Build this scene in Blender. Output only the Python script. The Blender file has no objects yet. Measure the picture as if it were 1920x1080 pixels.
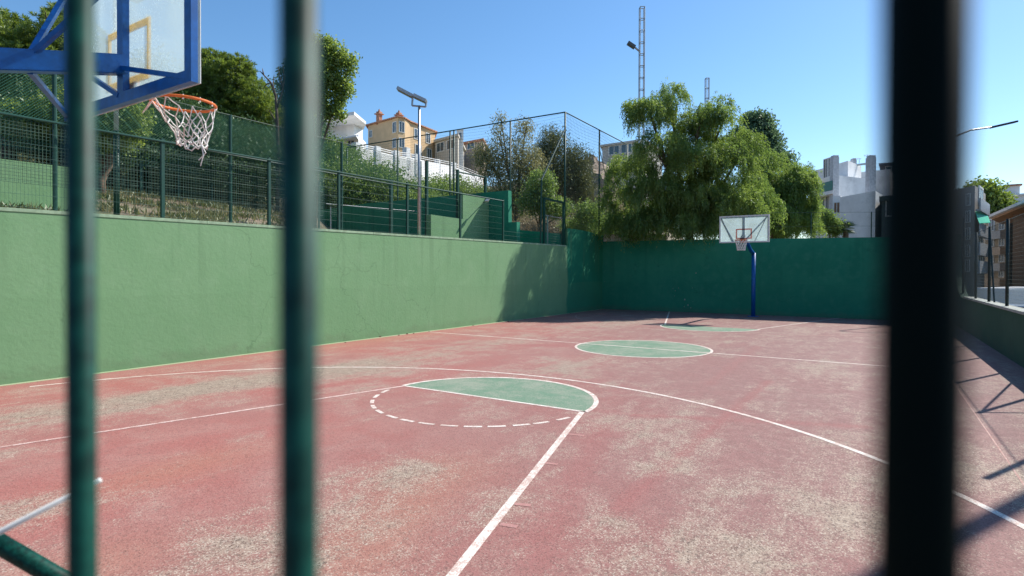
import bpy, bmesh, math, random
import numpy as np
from mathutils import Vector, Matrix
from math import sin, cos, pi, radians, tan, atan2, sqrt

scene = bpy.context.scene
# ------------------------------------------------------------------ camera
CX, CY, CZ, YAW, PITCH, ROLL, FPX, PY = -1.096, -4.825, 1.824, 0.5633, -0.011, 0.0036, 1080.3, 523.76
FW = Vector((cos(YAW)*cos(PITCH), sin(YAW)*cos(PITCH), sin(PITCH)))
R0 = Vector((sin(YAW), -cos(YAW), 0)); U0 = R0.cross(FW)
RT = R0*cos(ROLL) + U0*sin(ROLL); UP = -R0*sin(ROLL) + U0*cos(ROLL)
CAM = Vector((CX, CY, CZ))
cd = bpy.data.cameras.new('camera'); cam = bpy.data.objects.new('camera', cd)
scene.collection.objects.link(cam); scene.camera = cam
M = Matrix((RT, UP, -FW)).transposed().to_4x4(); M.translation = CAM; cam.matrix_world = M
cd.sensor_width = 36; cd.lens = FPX/1920*36; cd.shift_y = (PY-540)/1920
cd.clip_start = 0.01; cd.clip_end = 3000
cd.dof.use_dof = True; cd.dof.focus_distance = 13.0; cd.dof.aperture_fstop = 3.7

# ------------------------------------------------------------------ sky, sun, exposure
SUN_AZ, SUN_EL = radians(-26), radians(44)
w = bpy.data.worlds.new('World'); scene.world = w; w.use_nodes = True
nt = w.node_tree; bg = nt.nodes['Background']; sk = nt.nodes.new('ShaderNodeTexSky')
sk.sky_type = 'NISHITA'; sk.sun_disc = False
sk.sun_elevation = SUN_EL; sk.sun_rotation = pi/2 - SUN_AZ
sk.air_density = 1.0; sk.dust_density = 0.25; sk.ozone_density = 3.0; sk.altitude = 50
hsv = nt.nodes.new('ShaderNodeHueSaturation'); hsv.inputs['Saturation'].default_value = 1.17; hsv.inputs['Hue'].default_value = .497
nt.links.new(sk.outputs[0], hsv.inputs['Color']); nt.links.new(hsv.outputs[0], bg.inputs[0]); bg.inputs[1].default_value = 0.118
sl = bpy.data.lights.new('sun', 'SUN'); sl.energy = 4.4; sl.angle = radians(0.53); sl.color = (1, .955, .88)
sun = bpy.data.objects.new('sun', sl); scene.collection.objects.link(sun)
sd = Vector((cos(SUN_EL)*cos(SUN_AZ), cos(SUN_EL)*sin(SUN_AZ), sin(SUN_EL)))
sun.rotation_euler = sd.to_track_quat('Z', 'Y').to_euler(); sun.location = (20, -20, 40)
scene.view_settings.view_transform = 'Standard'; scene.view_settings.look = 'None'
scene.view_settings.exposure = 0.6; scene.view_settings.gamma = 1; scene.view_settings.use_curve_mapping = False

# ------------------------------------------------------------------ helpers
col = scene.collection
rng = np.random.default_rng(7); random.seed(7)
def ray(px, py): return FW + RT*((px-960)/FPX) - UP*((py-PY)/FPX)
def at(px, py, d):                   # point at forward depth d
    return CAM + ray(px, py)*d
def on_y(px, py, y): r = ray(px, py); return CAM + r*((y-CY)/r.y)
def on_x(px, py, x): r = ray(px, py); return CAM + r*((x-CX)/r.x)
def on_z(px, py, z=0.0): r = ray(px, py); return CAM + r*((z-CZ)/r.z)

ORG = {}
def tag(o, label=None, cat=None, group=None, kind=None):
    if label: o['label'] = label
    if cat: o['category'] = cat
    if group: o['group'] = group
    if kind: o['kind'] = kind
    return o
def thing(name, label, cat, loc, group=None):
    o = bpy.data.objects.new(name, None); col.objects.link(o); o.location = loc
    o.empty_display_size = .2; ORG[o.name] = Vector(loc)
    return tag(o, label, cat, group)
class MB:
    def __init__(s): s.v = []; s.f = []
    def add(s, vs, fs):
        n = len(s.v); s.v += [tuple(v) for v in vs]; s.f += [tuple(i+n for i in f) for f in fs]
    def box(s, a, b):
        x0, y0, z0 = a; x1, y1, z1 = b
        s.add([(x0,y0,z0),(x1,y0,z0),(x1,y1,z0),(x0,y1,z0),(x0,y0,z1),(x1,y0,z1),(x1,y1,z1),(x0,y1,z1)],
              [(0,3,2,1),(4,5,6,7),(0,1,5,4),(1,2,6,5),(2,3,7,6),(3,0,4,7)])
    def obox(s, o, ux, uy, uz):      # box from an origin and three edge vectors
        o = Vector(o); P = [o, o+ux, o+ux+uy, o+uy]; P += [q+uz for q in P]
        s.add(P, [(0,3,2,1),(4,5,6,7),(0,1,5,4),(1,2,6,5),(2,3,7,6),(3,0,4,7)])
    def tube(s, p, q, r, n=8, r2=None, cap=True):
        p = Vector(p); q = Vector(q); d = q-p
        if d.length < 1e-6: return
        r2 = r if r2 is None else r2
        a = d.orthogonal().normalized(); b = d.normalized().cross(a)
        vs = []
        for c, rr in ((p, r), (q, r2)):
            for k in range(n):
                t = 2*pi*(k+.5)/n; vs.append(c + a*cos(t)*rr + b*sin(t)*rr)
        fs = [(k, (k+1) % n, n+(k+1) % n, n+k) for k in range(n)]
        if cap: fs += [tuple(range(n-1, -1, -1)), tuple(range(n, 2*n))]
        s.add(vs, fs)
    def beam(s, p, q, wd, ht, up=(0,0,1)):
        p = Vector(p); q = Vector(q); d = (q-p).normalized(); up = Vector(up)
        sx = d.cross(up)
        if sx.length < 1e-4: sx = d.cross(Vector((1,0,0)))
        sx.normalize(); uz = sx.cross(d)
        s.obox(p - sx*wd/2 - uz*ht/2, q-p, sx*wd, uz*ht)
    def path(s, pts, r, n=6, r2=None):
        pts = [Vector(p) for p in pts]; m = len(pts); vs = []; fs = []
        prev = None
        for i, p in enumerate(pts):
            d = (pts[min(i+1, m-1)] - pts[max(i-1, 0)]).normalized()
            a = d.orthogonal().normalized() if prev is None else (prev - d*prev.dot(d)).normalized()
            prev = a; b = d.cross(a); rr = r if r2 is None else r + (r2-r)*i/(m-1)
            for k in range(n):
                t = 2*pi*k/n; vs.append(p + a*cos(t)*rr + b*sin(t)*rr)
        for i in range(m-1):
            for k in range(n):
                fs.append((i*n+k, i*n+(k+1) % n, (i+1)*n+(k+1) % n, (i+1)*n+k))
        fs += [tuple(range(n-1, -1, -1)), tuple(range((m-1)*n, m*n))]
        s.add(vs, fs)
    def prism(s, plan, z0, z1, ztop=None):   # plan: list of (x,y); optional top heights
        n = len(plan)
        area = sum(plan[i][0]*plan[(i+1) % n][1]-plan[(i+1) % n][0]*plan[i][1] for i in range(n))
        if area < 0:
            plan = plan[::-1]
            if ztop: ztop = ztop[::-1]
        vs = [(x, y, z0) for x, y in plan] + [(x, y, ztop[i] if ztop else z1) for i, (x, y) in enumerate(plan)]
        s.add(vs, [tuple(range(n-1, -1, -1)), tuple(range(n, 2*n))] + [(i, (i+1) % n, n+(i+1) % n, n+i) for i in range(n)])
    def slab_y(s, prof, y0, y1):     # profile in x,z extruded along y
        n = len(prof); vs = [(x, y0, z) for x, z in prof] + [(x, y1, z) for x, z in prof]
        s.add(vs, [tuple(range(n)), tuple(range(2*n-1, n-1, -1))] + [(i, n+i, n+(i+1) % n, (i+1) % n) for i in range(n)])
    def slab_x(s, prof, x0, x1):
        n = len(prof); vs = [(x0, y, z) for y, z in prof] + [(x1, y, z) for y, z in prof]
        s.add(vs, [tuple(range(n)), tuple(range(2*n-1, n-1, -1))] + [(i, n+i, n+(i+1) % n, (i+1) % n) for i in range(n)])
    def build(s, name, mat, parent=None, smooth=False, bevel=0, local=False):
        me = bpy.data.meshes.new(name)
        if parent is not None: o0 = Vector((0,0,0)) if local else ORG[parent.name]
        else:
            a = np.array(s.v); o0 = Vector(((a[:,0].min()+a[:,0].max())/2, (a[:,1].min()+a[:,1].max())/2, a[:,2].min()))
        me.from_pydata([(v[0]-o0.x, v[1]-o0.y, v[2]-o0.z) for v in s.v], [], s.f)
        bm = bmesh.new(); bm.from_mesh(me); bmesh.ops.recalc_face_normals(bm, faces=bm.faces)
        if bevel: bmesh.ops.bevel(bm, geom=bm.edges[:], offset=bevel, segments=2, affect='EDGES', clamp_overlap=True)
        bm.to_mesh(me); bm.free()
        if smooth: me.polygons.foreach_set('use_smooth', [True]*len(me.polygons))
        me.materials.append(mat); o = bpy.data.objects.new(name, me); col.objects.link(o)
        if parent is None: o.location = o0
        else: o.parent = parent
        ORG[o.name] = ORG[parent.name] if parent is not None else o0
        return o
def copy_tree(o, parent=None):
    c = o.copy(); col.objects.link(c); c.parent = parent
    if o.name in ORG: ORG[c.name] = ORG[o.name]
    for ch in o.children: copy_tree(ch, c)
    return c

# ------------------------------------------------------------------ materials
def nodemat(name):
    m = bpy.data.materials.new(name); m.use_nodes = True; t = m.node_tree
    return m, t, t.nodes['Principled BSDF'], t.nodes['Material Output']
def noise(t, scale, detail=3, rough=.5, vec=None, dist=0):
    n = t.nodes.new('ShaderNodeTexNoise'); n.inputs['Scale'].default_value = scale
    n.inputs['Detail'].default_value = detail; n.inputs['Roughness'].default_value = rough; n.inputs['Distortion'].default_value = dist
    if vec is None: vec = geo(t)
    t.links.new(vec, n.inputs['Vector']); return n.outputs['Fac']
def geo(t):
    g = t.nodes.get('GEO') or t.nodes.new('ShaderNodeNewGeometry'); g.name = 'GEO'; return g.outputs['Position']
def scaled(t, sx, sy, sz):
    m = t.nodes.new('ShaderNodeMapping'); m.inputs['Scale'].default_value = (sx, sy, sz); t.links.new(geo(t), m.inputs['Vector']); return m.outputs[0]
def ramp(t, fac, lo, hi, a=0.0, b=1.0):
    m = t.nodes.new('ShaderNodeMapRange'); m.inputs[1].default_value = lo; m.inputs[2].default_value = hi
    m.inputs[3].default_value = a; m.inputs[4].default_value = b; m.interpolation_type = 'SMOOTHSTEP'
    t.links.new(fac, m.inputs[0]); return m.outputs[0]
def mixc(t, fac, a, b):
    m = t.nodes.new('ShaderNodeMix'); m.data_type = 'RGBA'
    for s, v in ((0, fac), (6, a), (7, b)):
        if hasattr(v, 'links') or hasattr(v, 'is_linked'): t.links.new(v, m.inputs[s])
        elif isinstance(v, (int, float)): m.inputs[s].default_value = v
        else: m.inputs[s].default_value = (*v, 1)
    return m.outputs[2]
def mth(t, op, a, b=0.0):
    m = t.nodes.new('ShaderNodeMath'); m.operation = op
    for i, v in enumerate((a, b)):
        if isinstance(v, (int, float)): m.inputs[i].default_value = v
        else: t.links.new(v, m.inputs[i])
    return m.outputs[0]
def bump(t, bs, h, strength=.3, dist=.01):
    b = t.nodes.new('ShaderNodeBump'); b.inputs['Strength'].default_value = strength; b.inputs['Distance'].default_value = dist
    t.links.new(h, b.inputs['Height']); t.links.new(b.outputs[0], bs.inputs['Normal'])
def simple(name, c, rough=.6, metal=0, var=.12, scale=6, spec=.4, dirt=None, fine=0):
    m, t, b, o = nodemat(name)
    d = tuple(x*(1-var*1.6) for x in c); l = tuple(min(1, x*(1+var)) for x in c)
    cc = mixc(t, ramp(t, noise(t, scale, 5, .6), .3, .7), d, l)
    if dirt: cc = mixc(t, ramp(t, noise(t, scale*.6, 6, .7), .5, .72, 0, .7), cc, dirt)
    t.links.new(cc, b.inputs['Base Color']); b.inputs['Roughness'].default_value = rough; b.inputs['Metallic'].default_value = metal
    b.inputs['Specular IOR Level'].default_value = spec
    if fine: bump(t, b, noise(t, fine, 4, .6), .35, .01)
    return m
def wallpaint(name, c, c2, stain, corner=None):
    m, t, b, o = nodemat(name)
    n1 = noise(t, .55, 6, .6); n2 = noise(t, 3.2, 6, .62)
    streak = noise(t, 1.0, 4, .6, scaled(t, 5, 5, .35))
    cc = mixc(t, ramp(t, n1, .35, .68), c, c2)
    cc = mixc(t, ramp(t, n2, .46, .74, 0, .4), cc, stain)
    cc = mixc(t, ramp(t, streak, .52, .8, 0, .35), cc, tuple(x*.75 for x in c))
    if corner:  # deeper green past the step: the corner's shade is put into the paint colour
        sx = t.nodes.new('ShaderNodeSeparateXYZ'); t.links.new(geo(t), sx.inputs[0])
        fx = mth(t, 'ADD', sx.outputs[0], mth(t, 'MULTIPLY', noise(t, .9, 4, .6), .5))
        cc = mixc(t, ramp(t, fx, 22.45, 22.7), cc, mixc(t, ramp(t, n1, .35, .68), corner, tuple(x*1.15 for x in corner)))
    sz = t.nodes.new('ShaderNodeSeparateXYZ'); t.links.new(geo(t), sz.inputs[0])
    hz = mth(t, 'ADD', sz.outputs[2], mth(t, 'MULTIPLY', noise(t, .4, 3, .5), .25))
    cc = mixc(t, ramp(t, hz, 1.5, 1.53, .16, 0), cc, tuple(x*.82 for x in c))
    drip = noise(t, 1.0, 3, .5, scaled(t, 2.6, 2.6, .12))
    cc = mixc(t, mth(t, 'MULTIPLY', ramp(t, drip, .56, .66, 0, .3), ramp(t, sz.outputs[2], .6, 2.9)), cc, tuple(x*.62 for x in c))
    crack = t.nodes.new('ShaderNodeTexVoronoi'); crack.feature = 'DISTANCE_TO_EDGE'; crack.inputs['Scale'].default_value = .22
    n = t.nodes.new('ShaderNodeTexNoise'); n.inputs['Scale'].default_value = 1.3; n.inputs['Detail'].default_value = 5
    t.links.new(geo(t), n.inputs['Vector'])
    vm = t.nodes.new('ShaderNodeVectorMath'); vm.operation = 'MULTIPLY_ADD'; vm.inputs[1].default_value = (1.2, 1.2, 1.2)
    t.links.new(n.outputs['Color'], vm.inputs[0]); t.links.new(geo(t), vm.inputs[2]); t.links.new(vm.outputs[0], crack.inputs['Vector'])
    ck = ramp(t, crack.outputs['Distance'], .0, .004, .35, 0)
    cc = mixc(t, ck, cc, tuple(x*.5 for x in c))
    gz = mth(t, 'SUBTRACT', sz.outputs[2], mth(t, 'MULTIPLY', noise(t, 2.4, 5, .7), .55))
    cc = mixc(t, ramp(t, gz, -.26, .02, .3, 0), cc, (.13, .12, .085))
    t.links.new(cc, b.inputs['Base Color']); b.inputs['Roughness'].default_value = .85; b.inputs['Specular IOR Level'].default_value = .25
    bump(t, b, noise(t, 14, 6, .65), .5, .012)
    return m
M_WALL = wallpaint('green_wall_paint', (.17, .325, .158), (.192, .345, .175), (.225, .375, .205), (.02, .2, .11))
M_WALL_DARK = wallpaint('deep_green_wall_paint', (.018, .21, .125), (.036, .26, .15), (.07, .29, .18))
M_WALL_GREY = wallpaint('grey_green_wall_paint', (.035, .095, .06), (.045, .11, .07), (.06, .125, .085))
M_WALL_CAP = simple('pale_concrete', (.42, .43, .37), .9, var=.15, scale=9, dirt=(.2, .22, .17), fine=40)
M_GREEN = simple('green_metal_paint', (.008, .06, .042), .5, var=.1, scale=20)
M_BAR = simple('glossy_green_bar_paint', (.0032, .052, .036), .48, var=.35, scale=90, spec=.2)
M_BAR_DARK = simple('dark_green_bar_paint', (.002, .006, .004), .6, var=.08, scale=30, spec=.06)
M_NETG = simple('green_netting', (.018, .12, .075), .7, var=.1)
M_POST = simple('blackish_green_paint', (.006, .022, .02), .5, var=.1)
M_NETB = simple('brown_netting', (.035, .075, .05), .8, var=.1)
M_NETD = simple('dark_netting', (.1, .13, .11), .8, var=.1)
M_BLUE = simple('blue_metal_paint', (.003, .10, .36), .38, var=.14, scale=12, spec=.4, dirt=(.004, .07, .22))
M_GALV = simple('galvanised_steel', (.45, .46, .46), .4, .7, var=.12, scale=15)
M_WHITE = simple('white_paint', (.74, .74, .71), .6, var=.06, scale=4, dirt=(.5, .49, .45))
M_WHITEWALL = simple('white_render', (.82, .81, .79), .85, var=.05, scale=1.5, dirt=(.55, .54, .5))
M_ROPE = simple('white_rope', (.82, .79, .74), .9, var=.15, scale=60)
M_ORANGE = simple('orange_metal_paint', (.74, .17, .03), .45, var=.12, scale=40)
M_CONC = simple('concrete', (.33, .32, .3), .9, var=.15, scale=3, fine=25)
M_BARK = simple('bark', (.14, .1, .07), .95, var=.3, scale=8, fine=12)
M_DARK = simple('dark_recess', (.03, .03, .035), .6)
M_TYRE = simple('tyre_rubber', (.02, .02, .02), .8)
def glassmat(name, c, rough=.08):
    m, t, b, o = nodemat(name); b.inputs['Base Color'].default_value = (*c, 1); b.inputs['Roughness'].default_value = rough
    b.inputs['Specular IOR Level'].default_value = .8; return m
M_GLASS = glassmat('window_glass', (.06, .085, .1)); M_CARGLASS = glassmat('car_glass', (.02, .025, .03))

def scratched(name):
    m, t, b, o = nodemat(name); t.nodes.remove(b)
    tr = t.nodes.new('ShaderNodeBsdfTransparent'); tr.inputs[0].default_value = (.9, .95, .95, 1)
    df = t.nodes.new('ShaderNodeBsdfDiffuse'); tl = t.nodes.new('ShaderNodeBsdfTranslucent'); gl = t.nodes.new('ShaderNodeBsdfGlossy')
    df.inputs[0].default_value = (.62, .72, .74, 1); tl.inputs[0].default_value = (.66, .78, .8, 1); gl.inputs['Roughness'].default_value = .1
    a = t.nodes.new('ShaderNodeMixShader'); a.inputs[0].default_value = .7; t.links.new(df.outputs[0], a.inputs[1]); t.links.new(tl.outputs[0], a.inputs[2])
    big = ramp(t, noise(t, 2.2, 3, .5), .3, .7, .38, .62)
    sp = ramp(t, noise(t, 75, 3, .7), .56, .64, 0, .6)
    zone = ramp(t, noise(t, 2.6, 2, .5), .42, .58)
    fac = mth(t, 'ADD', big, mth(t, 'MULTIPLY', sp, zone))
    mx = t.nodes.new('ShaderNodeMixShader'); t.links.new(fac, mx.inputs[0]); t.links.new(tr.outputs[0], mx.inputs[1]); t.links.new(a.outputs[0], mx.inputs[2])
    m2 = t.nodes.new('ShaderNodeMixShader'); m2.inputs[0].default_value = .05; t.links.new(mx.outputs[0], m2.inputs[1]); t.links.new(gl.outputs[0], m2.inputs[2])
    t.links.new(m2.outputs[0], o.inputs[0]); return m
M_ACRYL = scratched('scratched_acrylic')

def transpaint(name, c):
    m, t, b, o = nodemat(name); t.nodes.remove(b)
    d = t.nodes.new('ShaderNodeBsdfDiffuse'); tl = t.nodes.new('ShaderNodeBsdfTranslucent'); a = t.nodes.new('ShaderNodeMixShader'); a.inputs[0].default_value = .85
    cc = mixc(t, ramp(t, noise(t, 20, 4, .6), .3, .7), c, tuple(x*.8 for x in c))
    for n_ in (d, tl): t.links.new(cc, n_.inputs[0])
    t.links.new(d.outputs[0], a.inputs[1]); t.links.new(tl.outputs[0], a.inputs[2]); t.links.new(a.outputs[0], o.inputs[0]); return m
def leafmat(name, c1, c2, transl=.35):
    m, t, b, o = nodemat(name); t.nodes.remove(b)
    at_ = t.nodes.new('ShaderNodeAttribute'); at_.attribute_name = 'tint'
    n = ramp(t, noise(t, .9, 3, .6), .35, .65)
    f = mth(t, 'ADD', mth(t, 'MULTIPLY', at_.outputs['Fac'], .55), mth(t, 'MULTIPLY', n, .45))
    cc = mixc(t, f, c1, c2)
    d = t.nodes.new('ShaderNodeBsdfDiffuse'); tl = t.nodes.new('ShaderNodeBsdfTranslucent'); g = t.nodes.new('ShaderNodeBsdfGlossy')
    g.inputs['Roughness'].default_value = .45; g.inputs[0].default_value = (.6, .65, .6, 1)
    t.links.new(cc, d.inputs[0])
    hs = t.nodes.new('ShaderNodeHueSaturation'); hs.inputs['Value'].default_value = 1.7; hs.inputs['Saturation'].default_value = 1.1; hs.inputs['Hue'].default_value = .485
    t.links.new(cc, hs.inputs['Color']); t.links.new(hs.outputs[0], tl.inputs[0])
    a = t.nodes.new('ShaderNodeMixShader'); a.inputs[0].default_value = transl; t.links.new(d.outputs[0], a.inputs[1]); t.links.new(tl.outputs[0], a.inputs[2])
    e = t.nodes.new('ShaderNodeMixShader'); e.inputs[0].default_value = .06; t.links.new(a.outputs[0], e.inputs[1]); t.links.new(g.outputs[0], e.inputs[2])
    t.links.new(e.outputs[0], o.inputs[0]); return m
L_PEPPER = leafmat('pepper_tree_leaves', (.082, .152, .038), (.23, .315, .08), .52)
L_PEPPER_D = leafmat('blue_green_leaves', (.07, .13, .07), (.16, .24, .12), .4)
L_PINE = leafmat('pine_needles', (.065, .115, .025), (.22, .3, .06), .45)
L_BROAD = leafmat('broad_leaves', (.1, .17, .04), (.27, .35, .09), .5)
L_EUCA = leafmat('dry_olive_leaves', (.13, .14, .06), (.28, .27, .12), .4)
L_SHRUB = leafmat('shrub_leaves', (.1, .17, .045), (.22, .31, .09), .4)
L_DRY = leafmat('dry_scrub_leaves', (.2, .165, .11), (.33, .28, .18), .3)
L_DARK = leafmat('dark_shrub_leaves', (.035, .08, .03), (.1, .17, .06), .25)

# ------------------------------------------------------------------ ground and court
YL, YR, XF = 7.02, -7.29, 26.34
def theta(x, y): return math.degrees(atan2(y-CY, x-CX))
def sst(a, b, v): v = min(1, max(0, (v-a)/(b-a))); return v*v*(3-2*v)
def hgt(x, y):
    if -6.2 < x < XF+.1 and YR-.15 < y < YL+.1: return -.06
    D = max(x-(XF+.1), y-(YL+.1), YR-.15-y, -6.2-x, 0)
    th = theta(x, y); th = th if th > -120 else th+360
    if y < YR-.15 and x < 200 and th < 8:
        return -1.06 + .6*sst(60, 260, D)
    H = sst(9, 25, th)
    base = .6 + 2.15*sst(16, 22, th) if x > XF else 2.75
    if x < -6.2: base = 0 if abs(y) < 9 else base
    u = sst(-8, 6, th) if y < YR-.15 else 1
    z = base + H*.235*max(0, min(D, 150)-(14 if x > 24 else 9-8.3*sst(46, 55, th))) + (0.8*math.sin(x*.11+1)*math.cos(y*.09) if D > 18 else 0)*H
    if D > 150: z += H*.06*(D-150)
    return z*u + (-1.06)*(1-u) if y < YR-.15 else z
def grid_axis(lo, hi, keys):
    s = set(keys); x = 0; st = 1.2
    a = [0.0]
    v = 0.0
    while v < hi: v += max(1.5, abs(v-10)*.07); a.append(v)
    v = 0.0
    while v > lo: v -= max(1.5, abs(v)*.07); a.append(v)
    a = [q for q in a if all(abs(q-k) > .5 for k in keys)]
    return sorted(a + list(keys))
gx = grid_axis(-500, 900, [-6.3, -6.1, XF+.06, XF+.16])
gy = grid_axis(-500, 900, [YR-.2, YR-.1, YL+.06, YL+.16])
vs = [(x, y, hgt(x, y)) for y in gy for x in gx]; nx = len(gx)
fs = [(j*nx+i, j*nx+i+1, (j+1)*nx+i+1, (j+1)*nx+i) for j in range(len(gy)-1) for i in range(nx-1)]
me = bpy.data.meshes.new('ground'); me.from_pydata(vs, [], fs)
m, t, b, o_ = nodemat('dry_soil')
c = mixc(t, ramp(t, noise(t, .35, 6, .65), .35, .65), (.13, .1, .065), (.26, .2, .14))
c = mixc(t, ramp(t, noise(t, .9, 6, .7), .48, .6, 0, .85), c, (.1, .12, .05))
c = mixc(t, ramp(t, noise(t, 6, 5, .7), .5, .7, 0, .5), c, (.12, .09, .06))
t.links.new(c, b.inputs['Base Color']); b.inputs['Roughness'].default_value = .95; bump(t, b, noise(t, 3, 6, .7), .8, .15)
me.materials.append(m); g = bpy.data.objects.new('ground', me); col.objects.link(g); tag(g, kind='structure')

def court_material():
    m, t, b, o = nodemat('worn_red_court')
    wear = t.nodes.new('ShaderNodeAttribute'); wear.attribute_name = 'wear'
    oran = t.nodes.new('ShaderNodeAttribute'); oran.attribute_name = 'orange'
    # grains
    v = t.nodes.new('ShaderNodeTexVoronoi'); v.inputs['Scale'].default_value = 115; t.links.new(geo(t), v.inputs['Vector'])
    vc = t.nodes.new('ShaderNodeSeparateColor'); t.links.new(v.outputs['Color'], vc.inputs[0])
    gr = vc.outputs[0]
    mid = noise(t, 1.3, 7, .68, scaled(t, 1, 1, 1), .6); big = noise(t, .32, 4, .55)
    fine = noise(t, 7, 6, .7)
    v2 = t.nodes.new('ShaderNodeTexVoronoi'); v2.inputs['Scale'].default_value = 46; t.links.new(geo(t), v2.inputs['Vector'])
    vc2 = t.nodes.new('ShaderNodeSeparateColor'); t.links.new(v2.outputs['Color'], vc2.inputs[0]); gr2 = vc2.outputs[0]
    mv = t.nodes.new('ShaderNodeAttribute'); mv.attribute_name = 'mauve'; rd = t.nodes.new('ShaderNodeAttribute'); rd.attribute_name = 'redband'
    strk = noise(t, 1.0, 5, .65, scaled(t, .5, 3.2, 1), .3)
    red = mixc(t, ramp(t, big, .35, .65), (.38, .13, .108), (.35, .15, .126))
    red = mixc(t, ramp(t, mid, .4, .7, 0, .7), red, (.41, .205, .17))
    red = mixc(t, ramp(t, strk, .5, .75, 0, .4), red, (.34, .175, .15))
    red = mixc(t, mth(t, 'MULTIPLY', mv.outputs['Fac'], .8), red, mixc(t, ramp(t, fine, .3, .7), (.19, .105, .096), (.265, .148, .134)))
    red = mixc(t, mth(t, 'MULTIPLY', oran.outputs['Fac'], .36), red, (.42, .19, .115))
    tan_ = mixc(t, ramp(t, fine, .3, .7), (.27, .195, .145), (.41, .32, .24))
    wf = mth(t, 'ADD', wear.outputs['Fac'], mth(t, 'MULTIPLY', mth(t, 'SUBTRACT', mid, .5), 1.6))
    wf = mth(t, 'ADD', wf, mth(t, 'MULTIPLY', mth(t, 'SUBTRACT', strk, .5), 1.15))
    wf = mth(t, 'ADD', wf, mth(t, 'MULTIPLY', mth(t, 'SUBTRACT', fine, .5), .7))
    wf = mth(t, 'ADD', wf, mth(t, 'MULTIPLY', mth(t, 'SUBTRACT', gr, .5), .5))
    blot = noise(t, 3.2, 5, .7)
    wf = mth(t, 'ADD', wf, mth(t, 'MULTIPLY', mth(t, 'SUBTRACT', blot, .5), .7))
    wf = mth(t, 'SUBTRACT', ramp(t, wf, .0, 1.15, .0, .92), mth(t, 'MULTIPLY', rd.outputs['Fac'], .7))
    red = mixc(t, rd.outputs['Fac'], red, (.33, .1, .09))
    wf = ramp(t, wf, 0, 1, 0, 1)
    cc = mixc(t, wf, red, tan_)
    hole = ramp(t, gr, .0, .34, 1, 0)
    cc = mixc(t, mth(t, 'MULTIPLY', hole, ramp(t, wf, 0, .8, .5, .9)), cc, (.075, .045, .038))
    hole3 = ramp(t, gr2, .0, .2, 1, 0)
    cc = mixc(t, mth(t, 'MULTIPLY', hole3, ramp(t, wf, 0, .8, .22, .6)), cc, (.1, .07, .055))
    lit = ramp(t, gr, .76, 1.0, 0, 1)
    cc = mixc(t, mth(t, 'MULTIPLY', lit, ramp(t, wf, 0, .8, .14, .75)), cc, (.57, .47, .38))
    # long hairline drag marks and small dark flecks
    t.links.new(cc, b.inputs['Base Color']); b.inputs['Roughness'].default_value = .8; b.inputs['Specular IOR Level'].default_value = .35
    bump(t, b, v.outputs['Distance'], .35, .004)
    return m
NX, NY = 520, 230
X = np.linspace(-6.1, XF+.05, NX); Y = np.linspace(YR, YL, NY)
XX, YY = np.meshgrid(X, Y)
wear = np.full_like(XX, .25); orange = np.zeros_like(XX)
# (pixel x, pixel y of the patch centre, half length along x, half width along y, strength, turn)
for px, py, lx, ly, st, rot in [(760,885,.45,.35,.5,0), (700,900,.7,.4,.25,0), (1400,930,1.1,.5,.38,-.2),(1560,960,.5,.3,.4,0),(1330,1010,.35,.3,.4,0), (1250,880,.6,.35,.3,0), (1150,1000,.4,.3,.3,0),
        (1420,1050,.5,.35,.4,0), (930,965,.35,.35,.25,0), (420,1040,.5,.5,.45,0), (620,1010,.6,.45,.35,0), (60,950,.5,.4,.6,0), (100,770,1.2,.5,.45,0), (330,740,1.6,.6,.55,.1),
        (600,700,1.6,.7,.5,0), (440,715,2,.5,.4,0), (1050,690,1.5,.6,.55,0), (700,690,1.6,.9,.35,0), (1180,605,2,.8,.4,0), (1500,620,1.4,.5,.35,0), (1540,690,1.4,.4,.4,0),
        (1300,820,.7,.5,.35,0), (1200,800,.9,.5,.38,0), (1850,900,1,.7,.45,0), (1560,860,1.8,.6,.35,0), (1330,645,3,.25,.3,-.4), (1100,610,2.5,.8,.3,0), (1400,760,1.2,.3,.2,0),
        (1620,1000,.5,.3,.35,0), (960,860,.4,.3,.12,0), (1700,760,3,.4,.3,0), (880,650,3,.7,.35,0), (1240,1060,.6,.3,.4,0)]:
    c = on_z(px, py); dx = XX-c.x; dy = YY-c.y
    a = dx*cos(rot)+dy*sin(rot); bb = -dx*sin(rot)+dy*cos(rot)
    wear += .95*st*np.exp(-((a/lx)**2+(bb/ly)**2))
for px, py, lx, ly, st, rot in [(300,830,2,.6,.4,0), (760,800,1,.8,.35,0), (560,850,1.2,.6,.3,0), (1280,900,1.3,.18,.3,-.45), (860,830,.6,.6,.3,0), (1160,870,1.2,.14,.3,.05), (1000,660,3,.8,.15,0),
        (700,1000,.5,.4,.2,0), (350,950,.7,.3,.3,0), (1350,700,2.5,.8,.22,0), (250,1040,.3,.3,.3,0), (1350,985,.9,.16,.5,-.2), (1490,1000,.5,.2,.4,.1), (1460,880,.9,.2,.4,0), (1560,900,.7,.15,.35,0), (1250,960,.5,.2,.35,0), (1600,1060,.4,.15,.3,0), (1400,820,1.2,.3,.25,0), (1850,960,.4,.2,.3,0)]:
    c = on_z(px, py); dx = XX-c.x; dy = YY-c.y
    a = dx*cos(rot)+dy*sin(rot); bb = -dx*sin(rot)+dy*cos(rot)
    wear -= st*np.exp(-((a/lx)**2+(bb/ly)**2))
wear -= .35*np.exp(-((YY-YL+.25)/.35)**2)
for px, py, lx, ly in [(690,640,3,.6), (800,900,.8,.5), (640,1060,.5,.4), (150,1070,.5,.4), (330,880,1,.4), (560,640,2.5,.4), (720,980,.5,.3)]:
    c = on_z(px, py); orange += np.exp(-(((XX-c.x)/lx)**2+((YY-c.y)/ly)**2))
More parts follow.
